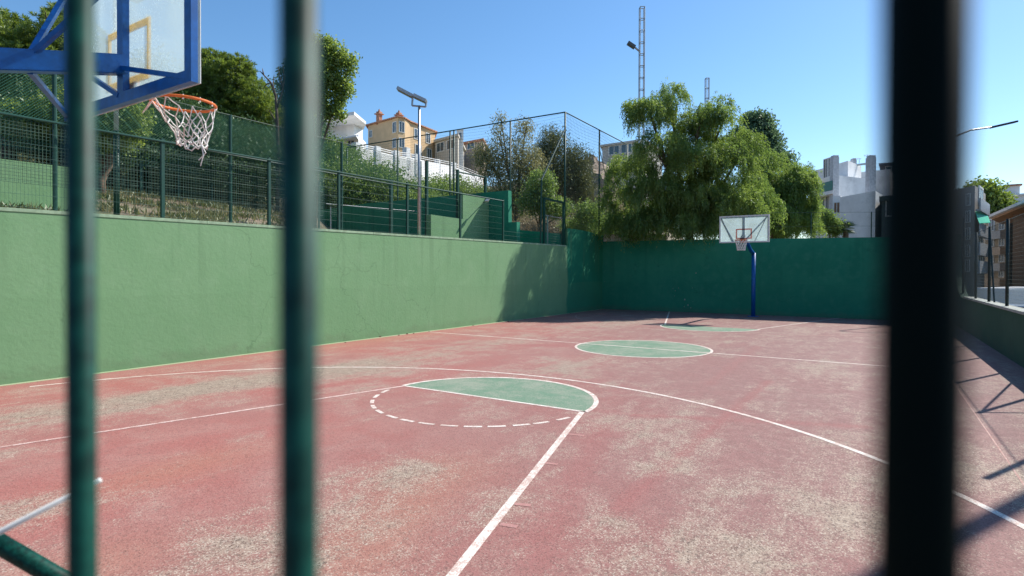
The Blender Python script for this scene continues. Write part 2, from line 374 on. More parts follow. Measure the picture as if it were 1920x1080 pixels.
mauve = 1/(1+np.exp(-(XX*.35 - YY*.9 - 3.2)/1.3))
redband = np.zeros_like(XX)
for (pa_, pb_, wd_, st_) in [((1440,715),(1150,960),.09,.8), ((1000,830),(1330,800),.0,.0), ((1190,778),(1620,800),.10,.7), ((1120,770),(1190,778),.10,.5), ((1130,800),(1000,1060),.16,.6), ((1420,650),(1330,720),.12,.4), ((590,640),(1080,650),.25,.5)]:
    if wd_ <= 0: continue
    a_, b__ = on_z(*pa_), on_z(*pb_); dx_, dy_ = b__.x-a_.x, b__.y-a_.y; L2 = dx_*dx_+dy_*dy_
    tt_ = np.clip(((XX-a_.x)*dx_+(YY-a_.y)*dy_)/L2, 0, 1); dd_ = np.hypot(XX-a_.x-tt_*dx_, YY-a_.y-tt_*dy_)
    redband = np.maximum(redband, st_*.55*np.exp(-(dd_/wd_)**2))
vs = np.stack([XX.ravel(), YY.ravel(), np.zeros(XX.size)], 1)
idx = np.arange(NX*NY).reshape(NY, NX); q = np.stack([idx[:-1,:-1], idx[:-1,1:], idx[1:,1:], idx[1:,:-1]], -1).reshape(-1, 4)
def npmesh(name, V, Q, mat, parent=None, org=None, attrs=None, kind=None, nv=4):
    me = bpy.data.meshes.new(name); V = np.asarray(V, dtype=np.float32); Q = np.asarray(Q, dtype=np.int32)
    if org is not None: V = V - np.array(org, dtype=np.float32)
    me.vertices.add(len(V)); me.vertices.foreach_set('co', V.ravel()); me.loops.add(Q.size); me.polygons.add(len(Q))
    me.loops.foreach_set('vertex_index', Q.ravel()); me.polygons.foreach_set('loop_start', np.arange(0, Q.size, nv, dtype=np.int32))
    me.polygons.foreach_set('loop_total', np.full(len(Q), nv, dtype=np.int32)); me.update(calc_edges=True)
    for k, (dom, arr) in (attrs or {}).items():
        a = me.attributes.new(k, 'FLOAT', dom); a.data.foreach_set('value', np.asarray(arr, dtype=np.float32).ravel())
    me.materials.append(mat); o = bpy.data.objects.new(name, me); col.objects.link(o)
    if parent is not None: o.parent = parent
    elif org is not None: o.location = org
    if kind: o['kind'] = kind
    return o
npmesh('court_floor', vs, q, court_material(), attrs={'wear': ('POINT', wear), 'orange': ('POINT', np.clip(orange, 0, 1)), 'mauve': ('POINT', mauve), 'redband': ('POINT', redband)}, kind='structure')

def paint(name, c, worn, amount, scale=9):
    m, t, b, o = nodemat(name)
    v = t.nodes.new('ShaderNodeTexVoronoi'); v.inputs['Scale'].default_value = 115; t.links.new(geo(t), v.inputs['Vector'])
    vc = t.nodes.new('ShaderNodeSeparateColor'); t.links.new(v.outputs['Color'], vc.inputs[0])
    n = noise(t, scale, 7, .7); n2 = noise(t, .8, 4, .6)
    f = mth(t, 'ADD', n, mth(t, 'MULTIPLY', mth(t, 'SUBTRACT', vc.outputs[0], .5), .3)); f = mth(t, 'ADD', f, mth(t, 'MULTIPLY', mth(t, 'SUBTRACT', n2, .5), .5))
    cc = mixc(t, ramp(t, f, .5-amount*.25, .8-amount*.3, 0, .9), c, worn)
    cc = mixc(t, ramp(t, vc.outputs[0], 0, .18, .4, 0), cc, tuple(x*.3 for x in worn))
    t.links.new(cc, b.inputs['Base Color']); b.inputs['Roughness'].default_value = .75; b.inputs['Specular IOR Level'].default_value = .3
    return m
P_WHITE = paint('white_line_paint', (.8, .72, .64), (.5, .33, .27), .42)
P_FAINT = paint('faded_line_paint', (.58, .4, .34), (.38, .18, .15), .7)
P_PINK = paint('pinkish_line_paint', (.74, .56, .5), (.42, .21, .17), .4)
P_TICK = paint('ghost_tick_paint', (.47, .25, .22), (.4, .19, .165), .6)
P_GREEN = paint('green_court_paint', (.125, .23, .145), (.29, .31, .235), .5, 2.2)
P_SKIRT = paint('pale_green_skirting', (.3, .42, .22), (.42, .4, .27), .5, 4)
def flat(name, rings, z, mat):
    mb = MB()
    for r in rings: mb.add([(x, y, z) for x, y in r], [tuple(range(len(r)))])
    return tag(mb.build(name, mat), kind='structure')
def strip(a, b, wd):
    a = Vector(a); b = Vector(b); n = (b-a).normalized(); n = Vector((-n.y, n.x))*wd/2
    return [tuple(a-n), tuple(b-n), tuple(b+n), tuple(a+n)]
def arc(cx, cy, r, a0, a1, wd, n=90):
    out = []
    for k in range(n):
        s, e = radians(a0+(a1-a0)*k/n), radians(a0+(a1-a0)*(k+1)/n)
        out.append([(cx+(r-wd/2)*cos(s), cy+(r-wd/2)*sin(s)), (cx+(r+wd/2)*cos(s), cy+(r+wd/2)*sin(s)), (cx+(r+wd/2)*cos(e), cy+(r+wd/2)*sin(e)), (cx+(r-wd/2)*cos(e), cy+(r-wd/2)*sin(e))])
    return out
FT, FTW, RC, XC = 5.81, 1.54, 1.615, 12.526; XX2 = 2*XC
seg = lambda cx, d, a: [(cx+RC*cos(radians(t)), RC*sin(radians(t))) for t in np.linspace(-a, a, 50)] if d > 0 else [(cx-RC*cos(radians(t)), RC*sin(radians(t))) for t in np.linspace(-a, a, 50)]
flat('free_throw_semicircle', [seg(FT, 1, 90)], .0015, P_GREEN)
flat('centre_circle', [[(XC+RC*cos(t), RC*sin(t)) for t in np.linspace(0, 2*pi, 90, endpoint=False)]], .0015, P_GREEN)
flat('free_throw_semicircle', [seg(XX2-FT, -1, 90)], .0015, P_GREEN)
LW = .055
lines = arc(FT, 0, RC, -90, 90, LW*1.25) + [strip((FT, -FTW-.07), (FT, FTW+.06), LW)]
lines += [strip((FT, -FTW-.03), (0, -3.12), .07)]
flat('free_throw_lines', lines, .003, P_WHITE)
flat('key_line', [strip((FT, FTW+.03), (0, 3.12), LW)], .0033, P_PINK)
flat('centre_circle_line', arc(XC, 0, RC, 0, 360, .06, 120), .003, P_WHITE)
flat('halfway_line', [strip((XC, -5.9), (XC, YL-.2), .062)], .0027, P_WHITE)
flat('three_point_line', arc(1.144, 0, 6.60, -80, 78, .066, 120), .0027, P_WHITE)
flat('far_three_point_line', arc(XX2-1.144, 0, 6.60, 110, 250, .045, 100), .0027, P_FAINT)
flat('far_key_lines', arc(XX2-FT, 0, RC, 90, 270, .055) + [strip((XX2-FT, FTW), (XF, 3.55), .06), strip((XX2-FT, -FTW), (XF, -3.55), .05)], .003, P_WHITE)
flat('side_line', [strip((-2, -5.9), (XC+12, -6.0), .014)], .0022, P_FAINT)
dash = []
for px, py in [(726.5,734),(707.6,743),(699,753),(700,763),(712,772),(732,782),(762,789),(797,795.5),(840,800),(886,802),(932,801),(978,797),(1016,793.5),(1055,785)]:
    p = on_z(px, py); a = math.degrees(atan2(p.y, p.x-FT)); a = a if a > 0 else a+360
    dash += arc(FT, 0, RC-.01, a-3.9, a+3.9, .055, 4)
flat('dashed_circle_line', dash, .003, P_WHITE)
tk = []
for (a, b_), wd in [(((1055,813),(1095,817)), .05), (((1020,868),(1046,871)), .05), (((965,945),(995,948)), .05), (((938,983),(970,988)), .05)]:
    p, q2 = on_z(*a), on_z(*b_); tk.append(strip((p.x, p.y), (q2.x, q2.y), wd))
flat('key_tick_marks', tk, .0024, P_TICK)
flat('skirting_strip', [strip((-6, YL-.07), (XF, YL-.07), .13)], .0018, P_SKIRT)

# ------------------------------------------------------------------ court walls
def zl(x): return 2.81 + .0119*x
mb = MB()
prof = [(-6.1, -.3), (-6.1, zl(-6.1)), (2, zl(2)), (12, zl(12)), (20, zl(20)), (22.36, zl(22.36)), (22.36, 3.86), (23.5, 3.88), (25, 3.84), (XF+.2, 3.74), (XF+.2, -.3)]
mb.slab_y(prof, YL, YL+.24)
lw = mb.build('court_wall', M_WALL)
mb = MB()
for x in np.arange(-6.1, 22.2, 2.36):
    x1 = min(x+2.35, 22.34); mb.slab_y([(x, zl(x)-.045), (x, zl(x)+.012), (x1, zl(x1)+.012), (x1, zl(x1)-.045)], YL-.012, YL+.05)
cp = mb.build('coping', simple('pale_green_coping', (.3, .42, .27), .85, var=.15, scale=6)); cp.location -= lw.location; cp.parent = lw
tag(lw, 'long sunlit green court wall below the mesh fence', 'wall')
# right wall with the curved rise to the far corner
mb = MB()
prof = [(-6.1, -1.9), (-6.1, 1.04), (23.3, 1.04)] + [(23.3+2.9*sin(t*pi/2/8)**1.0, 1.04+2.3*(1-cos(t*pi/2/8))) for t in range(1, 9)] + [(XF-.02, 3.34), (XF-.02, -1.9)]
mb.slab_y(prof, YR-.22, YR)
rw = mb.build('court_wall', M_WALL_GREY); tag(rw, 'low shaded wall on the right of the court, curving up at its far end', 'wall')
mb = MB()
prev = (-6.1, 1.043)
for x in np.arange(-5, 23.4, 1.0): mb.box((x-.98, YR-.26, 1.043), (x, YR+.03, 1.10))
cap = mb.build('coping', M_WALL_CAP, None); cap.location -= rw.location; cap.parent = rw
mb = MB()
mb.slab_x([(YR-.22, -.3), (YR-.22, 3.28), (-3, 3.34), (2, 3.42), (YL, 3.45), (YL, -.3)], XF, XF+.24)
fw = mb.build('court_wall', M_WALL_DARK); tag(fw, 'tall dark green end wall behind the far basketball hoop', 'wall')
# splashes of pale paint on the far wall
mb = MB()
for px, py, r in [(1305,512,.05),(1266,545,.03),(1272,540,.025),(1284,562,.06),(1290,572,.05),(1283,575,.03),(1295,577,.04),(1265,555,.02),(1298,540,.02),(1134,528,.02),(1262,541,.02),(1299,565,.02)]:
    p = on_x(px, py, XF-.003); n = 9; rr = [r*random.uniform(.5, 1.1) for _ in range(n)]
    mb.add([(XF-.003, p.y+rr[k]*.6*cos(2*pi*k/n), p.z+rr[k]*sin(2*pi*k/n)) for k in range(n)], [tuple(range(n))])
sp = mb.build('paint_splash', M_WALL_CAP); sp.location -= fw.location; sp.parent = fw

# ------------------------------------------------------------------ foreground bar fence (camera looks between its bars)
XB = CX + .150/1.325
fen = thing('bar_fence', 'blurred dark green vertical bar fence close in front of the viewer', 'fence', (XB, CY, 0))
for k in range(-10, 9):
    y = CY + (k*.148 if k else -.0062)
    mb = MB(); mb.tube((XB, y, .12), (XB, y, 2.5), .0057 if k else .0062, 16)
    mb.build('bar', M_BAR_DARK if k == 0 else M_BAR, fen, smooth=True)
for z in (.1, 2.5):
    mb = MB(); mb.beam((XB, CY-1.6, z), (XB, CY+1.3, z), .03, .04); mb.build('rail', M_BAR, fen)
for y in (CY-1.62, CY+1.32):
    mb = MB(); mb.beam((XB, y, 0), (XB, y, 2.6), .06, .06); mb.build('post', M_BAR, fen)
# barrier tubes low on the left, a little farther off
gb = thing('metal_barrier', 'blurred green tube barrier slanting across the lower left corner', 'barrier', (at(30,1035,1.3).x, at(30,1035,1.3).y, 0))
a, b_ = at(-60, 985, 1.25), at(130, 1096, 1.25)
e1 = a + (a-b_)*1.2; e2 = b_ + (b_-a)*1.4
mb = MB(); mb.tube(e1, e2, .019, 14); mb.build('tube', M_BAR, gb, smooth=True)
for e in (e1, e2):
    mb = MB(); mb.tube((e.x, e.y, 0), e, .019, 14); mb.build('leg', M_BAR, gb, smooth=True)
a, b_ = at(-5, 1000, .95), at(188, 900, .95)
e = a+(a-b_)*4; mb = MB(); mb.tube(e, b_, .0085, 12, .004); mb.tube((e.x, e.y, 0), (e.x, e.y, max(.05, e.z)), .0075, 10)
wr = mb.build('handrail', M_WHITE, smooth=True); tag(wr, 'thin blurred white rail end low on the left, behind the leftmost bar', 'rail')

# ------------------------------------------------------------------ basketball hoops
def hoop(xb, y0, zb, sgn, W2, Hh, rimc, rimr, label, near):
    # sgn=+1: the court lies on +x side of the board
    xp = xb - sgn*(2.2 if near else 2.65)
    yp = y0 if near else -.40
    h = thing('basketball_hoop', label, 'basketball hoop', (xp, yp, 0))
    zt = 2.62 if near else 2.72
    mb = MB(); mb.tube((xp, yp, 0), (xp, yp, zt), .085, 24); mb.build('pole', M_BLUE, h, smooth=True)
    mb = MB(); mb.box((xp-.2, yp-.2, 0), (xp+.2, yp+.2, .02)); mb.build('base_plate', M_BLUE, h)
    zc = zb + (.27 if near else .2)
    if near:
        mb = MB(); mb.beam((xp, yp, zt+.02), (xb-sgn*.02, y0, zc-.005), .1, .125); mb.build('arm', M_BLUE, h, bevel=.006)
        j = on_y(60, 112, y0); j = Vector((j.x, y0, zt + (zc-zt)*(j.x-xp)/(xb-xp)))
        for k, e in enumerate([(xb-.03, y0+W2-.12, zb+Hh-.05), (xb-.03, y0-W2+.05, zb+Hh-.05), (xb-.03, y0+W2-.03, zb+.03), (xb-.03, y0-W2+.04, zb+.03)]):
            mb = MB(); st = j if k < 2 else j-Vector((0, 0, .05))
            if k == 3: st = Vector((xb-.05, y0, zc-.04))
            mb.beam(st + Vector((0, (.03 if e[1] > y0 else -.03), .05 if k < 2 else 0)), e, .03, .03); mb.build('strut', M_BLUE, h)
        mb = MB(); mb.beam((xb-.1, y0+.4, zc+.0), (xb-.035, y0+.03, zb+.06), .03, .03); mb.build('strut', M_BLUE, h)
    else:
        mb = MB(); mb.path([(xp, yp, zt-.04), (xp-.35, yp+.08, zt+.13), (xb+.03, y0, zb+.3)], .075, 12); mb.build('arm', M_BLUE, h, smooth=True)
        for s in (-1, 1):
            mb = MB(); mb.beam((xb+.5, y0, zb+.3), (xb+.03, y0+s*(W2-.06), zb+Hh-.05), .035, .035); mb.build('strut', M_WHITE if s > 0 else M_GALV, h)
            mb = MB(); mb.beam((xb+.03, y0+s*(W2-.08), zb+Hh-.05), (xb+.03, y0+s*.4, zb+.05), .03, .03); mb.build('strut', M_GALV, h)
    # backboard
    fb = M_BLUE if near else M_WHITE; th = .045
    mb = MB(); ft = .075 if near else .05; x0, x1 = sorted((xb-sgn*th, xb-sgn*.004))
    mb.box((x0, y0-W2, zb), (x1, y0+W2, zb+ft)); mb.box((x0, y0-W2, zb+Hh-ft), (x1, y0+W2, zb+Hh))
    mb.box((x0, y0-W2, zb+ft), (x1, y0-W2+ft, zb+Hh-ft)); mb.box((x0, y0+W2-ft, zb+ft), (x1, y0+W2, zb+Hh-ft))
    mb.box((x0, y0-.04, zb+ft), (x1, y0+.04, zb+Hh-ft))
    bb = mb.build('backboard', fb, h)
    mb = MB(); x2, x3 = sorted((xb-sgn*.003, xb+sgn*.009)); mb.box((x2, y0-W2, zb), (x3, y0+W2, zb+Hh)); mb.build('panel', M_ACRYL, bb)
    tm = transpaint('faded_yellow_mark' if near else 'faded_pink_mark', (.95, .74, .38) if near else (.75, .45, .42))
    mb = MB(); xq = xb+sgn*.0115; sw, sh, tt, zs = .295, .40, .05, zb+.14
    for (ya, yb, za, zb_) in [(-sw, sw, 0, tt), (-sw, sw, sh-tt, sh), (-sw, -sw+tt, tt, sh-tt), (sw-tt, sw, tt, sh-tt)]:
        c0, c1 = sorted((xb+sgn*.0095, xq)); mb.box((c0, y0+ya, zs+za), (c1, y0+yb, zs+zb_))
    mb.build('target_square', tm, bb)
    mb = MB(); x4, x5 = sorted((xb+sgn*.0095, xb+sgn*.014)); e = .022 if near else .05
    mb.box((x4, y0-W2, zb), (x5, y0+W2, zb+e)); mb.box((x4, y0-W2, zb+Hh-e), (x5, y0+W2, zb+Hh)); mb.box((x4, y0-W2, zb+e), (x5, y0-W2+e, zb+Hh-e)); mb.box((x4, y0+W2-e, zb+e), (x5, y0+W2, zb+Hh-e))
    mb.build('edging', M_WHITE, bb)
    # rim
    c = Vector(rimc); mb = MB(); n = 48
    pts = [(c.x+rimr*cos(2*pi*k/n), c.y+rimr*sin(2*pi*k/n), c.z) for k in range(n+1)]
    mb.path(pts, .0105 if near else .014, 10); mb.tube((c.x-sgn*rimr, c.y-.05, c.z), (xb+sgn*.02, c.y-.09, c.z), .009, 8); mb.tube((c.x-sgn*rimr, c.y+.05, c.z), (xb+sgn*.02, c.y+.09, c.z), .009, 8)
    x6, x7 = sorted((xb+sgn*.016, xb+sgn*.03)); mb.box((x6, c.y-.1, c.z-.09), (x7, c.y+.1, c.z+.05))
    rim = mb.build('rim', M_ORANGE, h, smooth=False)
    # net
    mb = MB(); n = 12; off = Vector((.035, -.05, 0)) if near else Vector((0, 0, 0))
    lv = [(.98, 0), (.86, -.075), (.70, -.145), (.56, -.21), (.46, -.265), (.40, -.30)] if near else [(.98, 0), (.85, -.12), (.75, -.22), (.66, -.32), (.62, -.4)]
    rs = .0042 if near else .009
    P = []
    for i, (f, dz) in enumerate(lv):
        row = []
        for k in range(n):
            a = 2*pi*(k+.5*(i % 2))/n; jt = .02 if near else .0
            row.append(c + Vector((rimr*f*cos(a), rimr*f*sin(a), dz)) + off*(dz/-.3) + Vector((random.uniform(-jt, jt), random.uniform(-jt, jt), random.uniform(-jt, jt)*1.2))*(i > 0))
        P.append(row)
    miss = {(0, 9), (0, 10), (1, 10), (0, 8), (1, 9), (2, 5), (1, 4), (3, 2), (0, 3), (2, 10)} if near else set()
    for i in range(len(lv)-1):
        for k in range(n):
            if (i, k) in miss: continue
            a1 = P[i][k]; sft = 0 if i % 2 == 0 else 1
            for kk in ((k-1+sft) % n, (k+sft) % n):
                b1 = P[i+1][kk]; sag = Vector((0, 0, -.006))
                mb.path([a1, (a1+b1)/2+sag, b1], rs, 5)
    if near:
        for k in range(n):   # loops at the lower hem, bunched
            a1, b1 = P[-1][k], P[-1][(k+1) % n]; mb.path([a1, (a1+b1)/2+Vector((0, 0, -.02)), b1], rs*1.25, 5)
        q0 = P[-1][9 % n]
        for d1, L in ((Vector((.004, -.012, 0)), .15), (Vector((.014, -.02, 0)), .11)):
            mb.path([q0, q0+d1*1.2+Vector((0, 0, -L*.5)), q0+d1*-.9+Vector((0, 0, -L))], rs*1.2, 6, rs*.8)
        for k in (5, 6):
            q1 = c+Vector((rimr*cos(2*pi*k/n), rimr*sin(2*pi*k/n), -.01)); mb.path([q1, q1+Vector((-.015, .03, -.05)), q1+Vector((-.03, .05, -.085))], rs*1.2, 6, rs*.9)
        for k in range(n):
            q1 = c+Vector((rimr*cos(2*pi*k/n), rimr*sin(2*pi*k/n), 0)); mb.path([q1+Vector((0,0,.014)), q1+Vector((.006,.0,-.0)), q1+Vector((0,0,-.02))], rs*1.4, 6)
    mb.build('net', M_ROPE, h)
    return h
hoop(.82, -.53, 2.95, 1, .87, 1.06, (1.195, -.534, 3.053), .208, 'near basketball hoop seen from behind, blue frame, orange rim and torn white net', True)
BX = 22.6; bc = on_x(1394.8, 430, BX)
hoop(BX, bc.y, on_x(1395, 454.8, BX).z, -1, .915, 1.055, (BX-.4, bc.y+.02, on_x(1390, 450, BX-.4).z), .225, 'far basketball hoop with white edged board on a blue pole by the end wall', False)

# ------------------------------------------------------------------ mesh fence on the long wall
def grid_mesh(mb, p, q, z0, z1, sx, sz, r, zf0=None, jit=0):
    """upright wires between plan points p and q every sx, level wires every sz"""
    p = Vector((*p, 0)); q = Vector((*q, 0)); L = (q-p).length; d = (q-p)/L
    n = int(L/sx)
    for k in range(n+1):
        a = p+d*(k*L/n); zb = z0 if zf0 is None else zf0(a.x)
        mb.tube((a.x, a.y, zb), (a.x, a.y, z1 if not callable(z1) else z1(a.x)), r, 3, cap=False)
    m_ = int((( z1 if not callable(z1) else z1(p.x)) - z0)/sz)
    for k in range(m_+1):
        f = k/m_
        za = (z0 if zf0 is None else zf0(p.x)); zb = (z0 if zf0 is None else zf0(q.x)); ta = z1 if not callable(z1) else z1(p.x); tb = z1 if not callable(z1) else z1(q.x)
        mb.tube((p.x, p.y, za+(ta-za)*f), (q.x, q.y, zb+(tb-zb)*f), r*1.2, 3, cap=False)
FY = YL+.12
lf = thing('mesh_fence', 'green welded mesh fence standing along the top of the sunlit wall', 'fence', (8, FY, zl(8)))
zr = lambda x: zl(x)+1.53
posts = [-2.9, -.3, 2.27, 4.87, 7.24, 9.3, 11.92, 14.54, 17.2]
for a, b_ in zip(posts[:-1], posts[1:]):
    mb = MB(); grid_mesh(mb, (a, FY), (b_, FY), zl(a)+.06, zr, .05, .2, .0022, zf0=lambda x: zl(x)+.05); mb.build('mesh_panel', M_GREEN, lf)
for x in posts:
    mb = MB(); mb.beam((x, FY, zl(x)), (x, FY, zr(x)+.06), .06, .06); mb.build('post', M_GREEN, lf)
mb = MB(); mb.tube((-2.9, FY-.03, zr(-2.9)), (17.2, FY-.03, zr(17.2)), .022, 8); mb.build('top_rail', M_GREEN, lf)
# fine netting above the panels on taller posts
nf = thing('ball_net_fence', 'taller ball net of fine green mesh rising above the wall fence', 'net fence', (5, FY+.1, zl(5)))
zt = 5.27; ny = FY+.14
def diamond(mb, x0, x1, y, z0, z1, s, r):
    H = z1-z0; n = int((x1-x0+H)/s)
    for k in range(n+1):
        for sg in (1, -1):
            xa = x0-H+k*s if sg > 0 else x0+k*s
            xb = xa+H*sg; za, zb = z0, z1
            lo, hi = (xa, xb) if xa < xb else (xb, xa)
            # clip to x0..x1
            def pt(x): return za+(zb-za)*(x-xa)/(xb-xa)
            c0, c1 = max(lo, x0), min(hi, x1)
            if c1-c0 > .01: mb.tube((c0, y, pt(c0)), (c1, y, pt(c1)), r, 3, cap=False)
mb = MB(); diamond(mb, -2.9, 12.67, ny, zr(5)-.02, zt, .05, .0046); mb.build('upper_netting', M_NETG, nf)
mb = MB(); grid_mesh(mb, (2.2, ny), (9.5, ny), 3.3, zr(5)-.04, .055, .055, .0032); mb.build('lower_netting', M_NETB, nf)
for x, hh in [(-2.9, zt), (.1, zt), (3.15, zt), (6.38, 5.3), (9.52, 5.32), (12.67, 5.32)]:
    mb = MB(); mb.tube((x, ny, zl(x)-.1), (x, ny, hh), .035, 10); mb.build('post', M_GREEN, nf)
for z in (zt, zr(5)):
    mb = MB(); mb.tube((-2.9, ny-.02, z), (12.67, ny-.02, z+.03), .008 if z > 5 else .018, 6); mb.build('cable', M_GREEN, nf)
# big dark pole with pale tip
mb = MB(); mb.tube((4.18, FY+.3, 2.8), (4.18, FY+.3, 4.5), .05, 14)
pl = thing('lighting_pole', 'dark green pole with a pale upper half, below the near backboard', 'pole', (4.18, FY+.3, 2.75)); mb.build('lower_pole', M_GREEN, pl, smooth=True)
mb = MB(); mb.tube((4.18, FY+.3, 4.5), (4.18, FY+.3, 7.2), .04, 14); mb.build('upper_pole', M_WHITE, pl, smooth=True)
mb = MB(); mb.beam((3.8, FY+.3, 7.2), (4.5, FY+.3, 7.2), .12, .1); mb.box((3.7, FY+.1, 7.15), (3.95, FY+.5, 7.4)); mb.box((4.4, FY+.1, 7.15), (4.65, FY+.5, 7.4)); mb.build('lamp_head', M_GALV, pl)

# ------------------------------------------------------------------ tall corner net
tn = thing('corner_net', 'tall thin ball net on slim green posts around the corner above the gate', 'net fence', (22.31, FY, 3.1))
HN = 9.12
def net(mb, p, q, z0, z1, s, r, sag=.06):
    p = Vector((*p, 0)); q = Vector((*q, 0)); L = (q-p).length; d = (q-p)/L; nn = Vector((-d.y, d.x, 0))
    n = int(L/s); m_ = int((z1-z0)/s)
    def P(i, j):
        u, v = i/n, j/m_; bl = sag*sin(pi*v)*sin(pi*((u*3) % 1))
        return p + d*(u*L + .05*sin(v*5+u*9)) + nn*bl*2 + Vector((0, 0, z0+(z1-z0)*v - .12*sin(pi*((u*2) % 1))*v))
    for i in range(n+1):
        mb.path([P(i, j) for j in range(0, m_+1, max(1, m_//6))], r, 3)
    for j in range(m_+1):
        mb.path([P(i, j) for i in range(0, n+1, max(1, n//14))], r, 3)
mb = MB(); net(mb, (22.31, FY), (22.31, 21.4), 3.2, HN-.03, .145, .0042); mb.build('netting', M_NETD, tn)
mb = MB(); net(mb, (22.31, FY), (30.03, FY), 3.9, HN-.03, .145, .0042); mb.build('netting', M_NETD, tn)
mb = MB(); net(mb, (12.67, ny), (22.31, ny), 4.5, 5.35, .12, .003, 0); 
for p in [(22.31, FY), (22.31, 10.08), (22.31, 13.5), (22.31, 13.75), (22.31, 17.4), (22.31, 21.4), (26.14, FY), (30.03, FY)]:
    mb = MB(); mb.tube((*p, 2.8), (*p, HN), .042, 10); mb.build('post', M_GREEN, tn, smooth=True)
for a, b_ in [((22.31, FY), (22.31, 21.4)), ((22.31, FY), (30.03, FY))]:
    mb = MB(); mb.tube((*a, HN), (*b_, HN), .028, 8); mb.build('top_rail', M_GREEN, tn)
bt, bm_, bl_ = on_x(1059, 248, 22.31), on_y(1018, 335, FY), on_y(1018, 460, FY)
mb = MB(); mb.path([(22.25, FY, 8.3), (20.15, FY, 5.75), (20.1, FY, 3.05)], .036, 8); mb.build('brace', M_GREEN, tn)
mb = MB(); mb.path([(26.14, FY, 8.2), (26.9, FY-.2, 6.2), (28.5, FY-.3, 3.8)], .02, 6); mb.build('brace', M_GREEN, tn)
mb = MB(); mb.path([(22.4, FY, 5.6), (22.9, FY+.3, 4.6), (23.6, FY+.6, 3.8)], .02, 6); mb.build('brace', M_GREEN, tn)
# gate
gt = thing('metal_gate', 'narrow dark green mesh gate in a frame under the corner net', 'gate', (21.3, FY, 3.08))
for x in (20.35, 22.15):
    mb = MB(); mb.beam((x, FY-.02, 3.05), (x, FY-.02, 4.98), .09, .09); mb.build('gate_post', M_GREEN, gt)
mb = MB(); mb.beam((20.3, FY-.02, 5.0), (22.2, FY-.02, 5.0), .09, .08); mb.build('lintel', M_GREEN, gt)
mb = MB(); grid_mesh(mb, (20.4, FY+.03), (22.1, FY+.03), 3.12, 4.3, .1, .1, .004); mb.build('mesh_panel', M_NETD, gt)
mb = MB(); mb.beam((20.4, FY+.03, 4.3), (22.1, FY+.03, 4.3), .04, .04); mb.beam((20.75, FY+.03, 3.1), (20.75, FY+.03, 4.3), .05, .05); mb.build('leaf_frame', M_GALV, gt)
lf2 = thing('mesh_fence', 'short green mesh fence bay between the pale block wall and the gate', 'fence', (18.8, FY, 3.0))
mb = MB(); grid_mesh(mb, (17.25, FY), (20.1, FY), 3.1, 3.42, .1, .12, .004); mb.build('mesh_panel', M_GREEN, lf2)

# second court: shaded cross wall, sunlit side wall
YW = 8.9; XW = 18.8
mb = MB()
p0 = on_x(952, 356, XW); zt0 = p0.z
mb.slab_x([(YL+.5, 2.6), (YL+.5, 3.9), (7.92, 3.9), (7.94, zt0-.02), (16, zt0-.05), (27, zt0-.5), (27, 2.6)], XW, XW+.25)
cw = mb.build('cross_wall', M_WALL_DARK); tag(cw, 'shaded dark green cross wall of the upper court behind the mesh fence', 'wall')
a = on_y(868, 362, YW); b_ = on_y(808, 402, YW); e = on_y(918, 370, YW)
mb = MB(); mb.slab_y([(b_.x, 2.5), (b_.x, b_.z), (a.x, b_.z-.02), (a.x, a.z), (XW-.003, a.z-.05), (XW-.003, 2.5)], YW, YW+.22)
sw = mb.build('side_wall', M_WALL); tag(sw, 'pale green stepped wall panel of the upper court in full sun', 'wall')
lt = at(893, 381, 24.0); mb = MB(); mb.tube(Vector((lt.x, YW, lt.z)), Vector((lt.x-.3, YW-.45, lt.z+.12)), .02, 8); mb.beam(Vector((lt.x-.3, YW-.45, lt.z+.1)), Vector((lt.x-.6, YW-.55, lt.z-.05)), .12, .06)
wl = mb.build('wall_lamp', M_GALV); tag(wl, 'small lamp arm sticking out of the pale stepped wall panel', 'lamp')
mb = MB(); k0 = on_x(957, 428, 22.2); mb.slab_x([(YL+.26, 2.7), (YL+.26, 3.62), (10.4, k0.z), (10.4, 2.7)], 22.12, 22.28)
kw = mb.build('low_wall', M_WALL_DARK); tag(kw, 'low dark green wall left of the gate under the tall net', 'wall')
# green wall showing behind the fence far left
tw0, tw1 = on_y(0, 297, 8.9), on_y(150, 316, 8.9)
mb = MB(); mb.slab_y([(-3.5, 2.6), (-3.5, tw0.z-.07), (tw1.x, tw1.z), (tw1.x, 2.6)], 8.9, 9.1)
gw = mb.build('back_wall', M_WALL); tag(gw, 'sunlit green wall behind the mesh fence at the left edge', 'wall')
# second fence beyond with small posts
sf = thing('mesh_fence', 'distant green fence with close upright posts on the slope below the pines', 'fence', (8, 13.2, 2.9))
for x in np.arange(5.2, 13.8, 1.05):
    mb = MB(); mb.beam((x, 13.2, 3.5), (x, 13.2, 5.3), .05, .05); mb.build('post', M_GREEN, sf)
mb = MB(); grid_mesh(mb, (4.2, 13.2), (13.8, 13.2), 4.0, 4.9, .12, .3, .006); mb.build('mesh_panel', M_GREEN, sf)
mb = MB(); diamond(mb, 2.5, 13.8, 13.2, 4.9, 5.75, .09, .007); mb.build('netting', M_NETG, sf)
mb = MB()
for z in (4.9, 5.75): mb.tube((2.5, 13.2, z), (13.8, 13.2, z), .02, 6)
mb.build('rail', M_GREEN, sf)
# stair rails of the upper court
sr = thing('stair_rail', 'pale sloping handrails in front of the shaded cross wall', 'railing', (15, 11.5, 2.8))
for dz in (0,):
    mb = MB(); mb.tube(on_y(612, 382+dz*30, 12.5), on_y(800, 398+dz*34, 12.5), .014, 8); mb.build('rail', M_GALV, sr)
for px in (620, 795):
    q0 = on_y(px, 390, 12.5); mb = MB(); mb.tube((q0.x, 12.5, 2.7), (q0.x, 12.5, q0.z+.05), .022, 8); mb.build('post', M_GALV, sr)
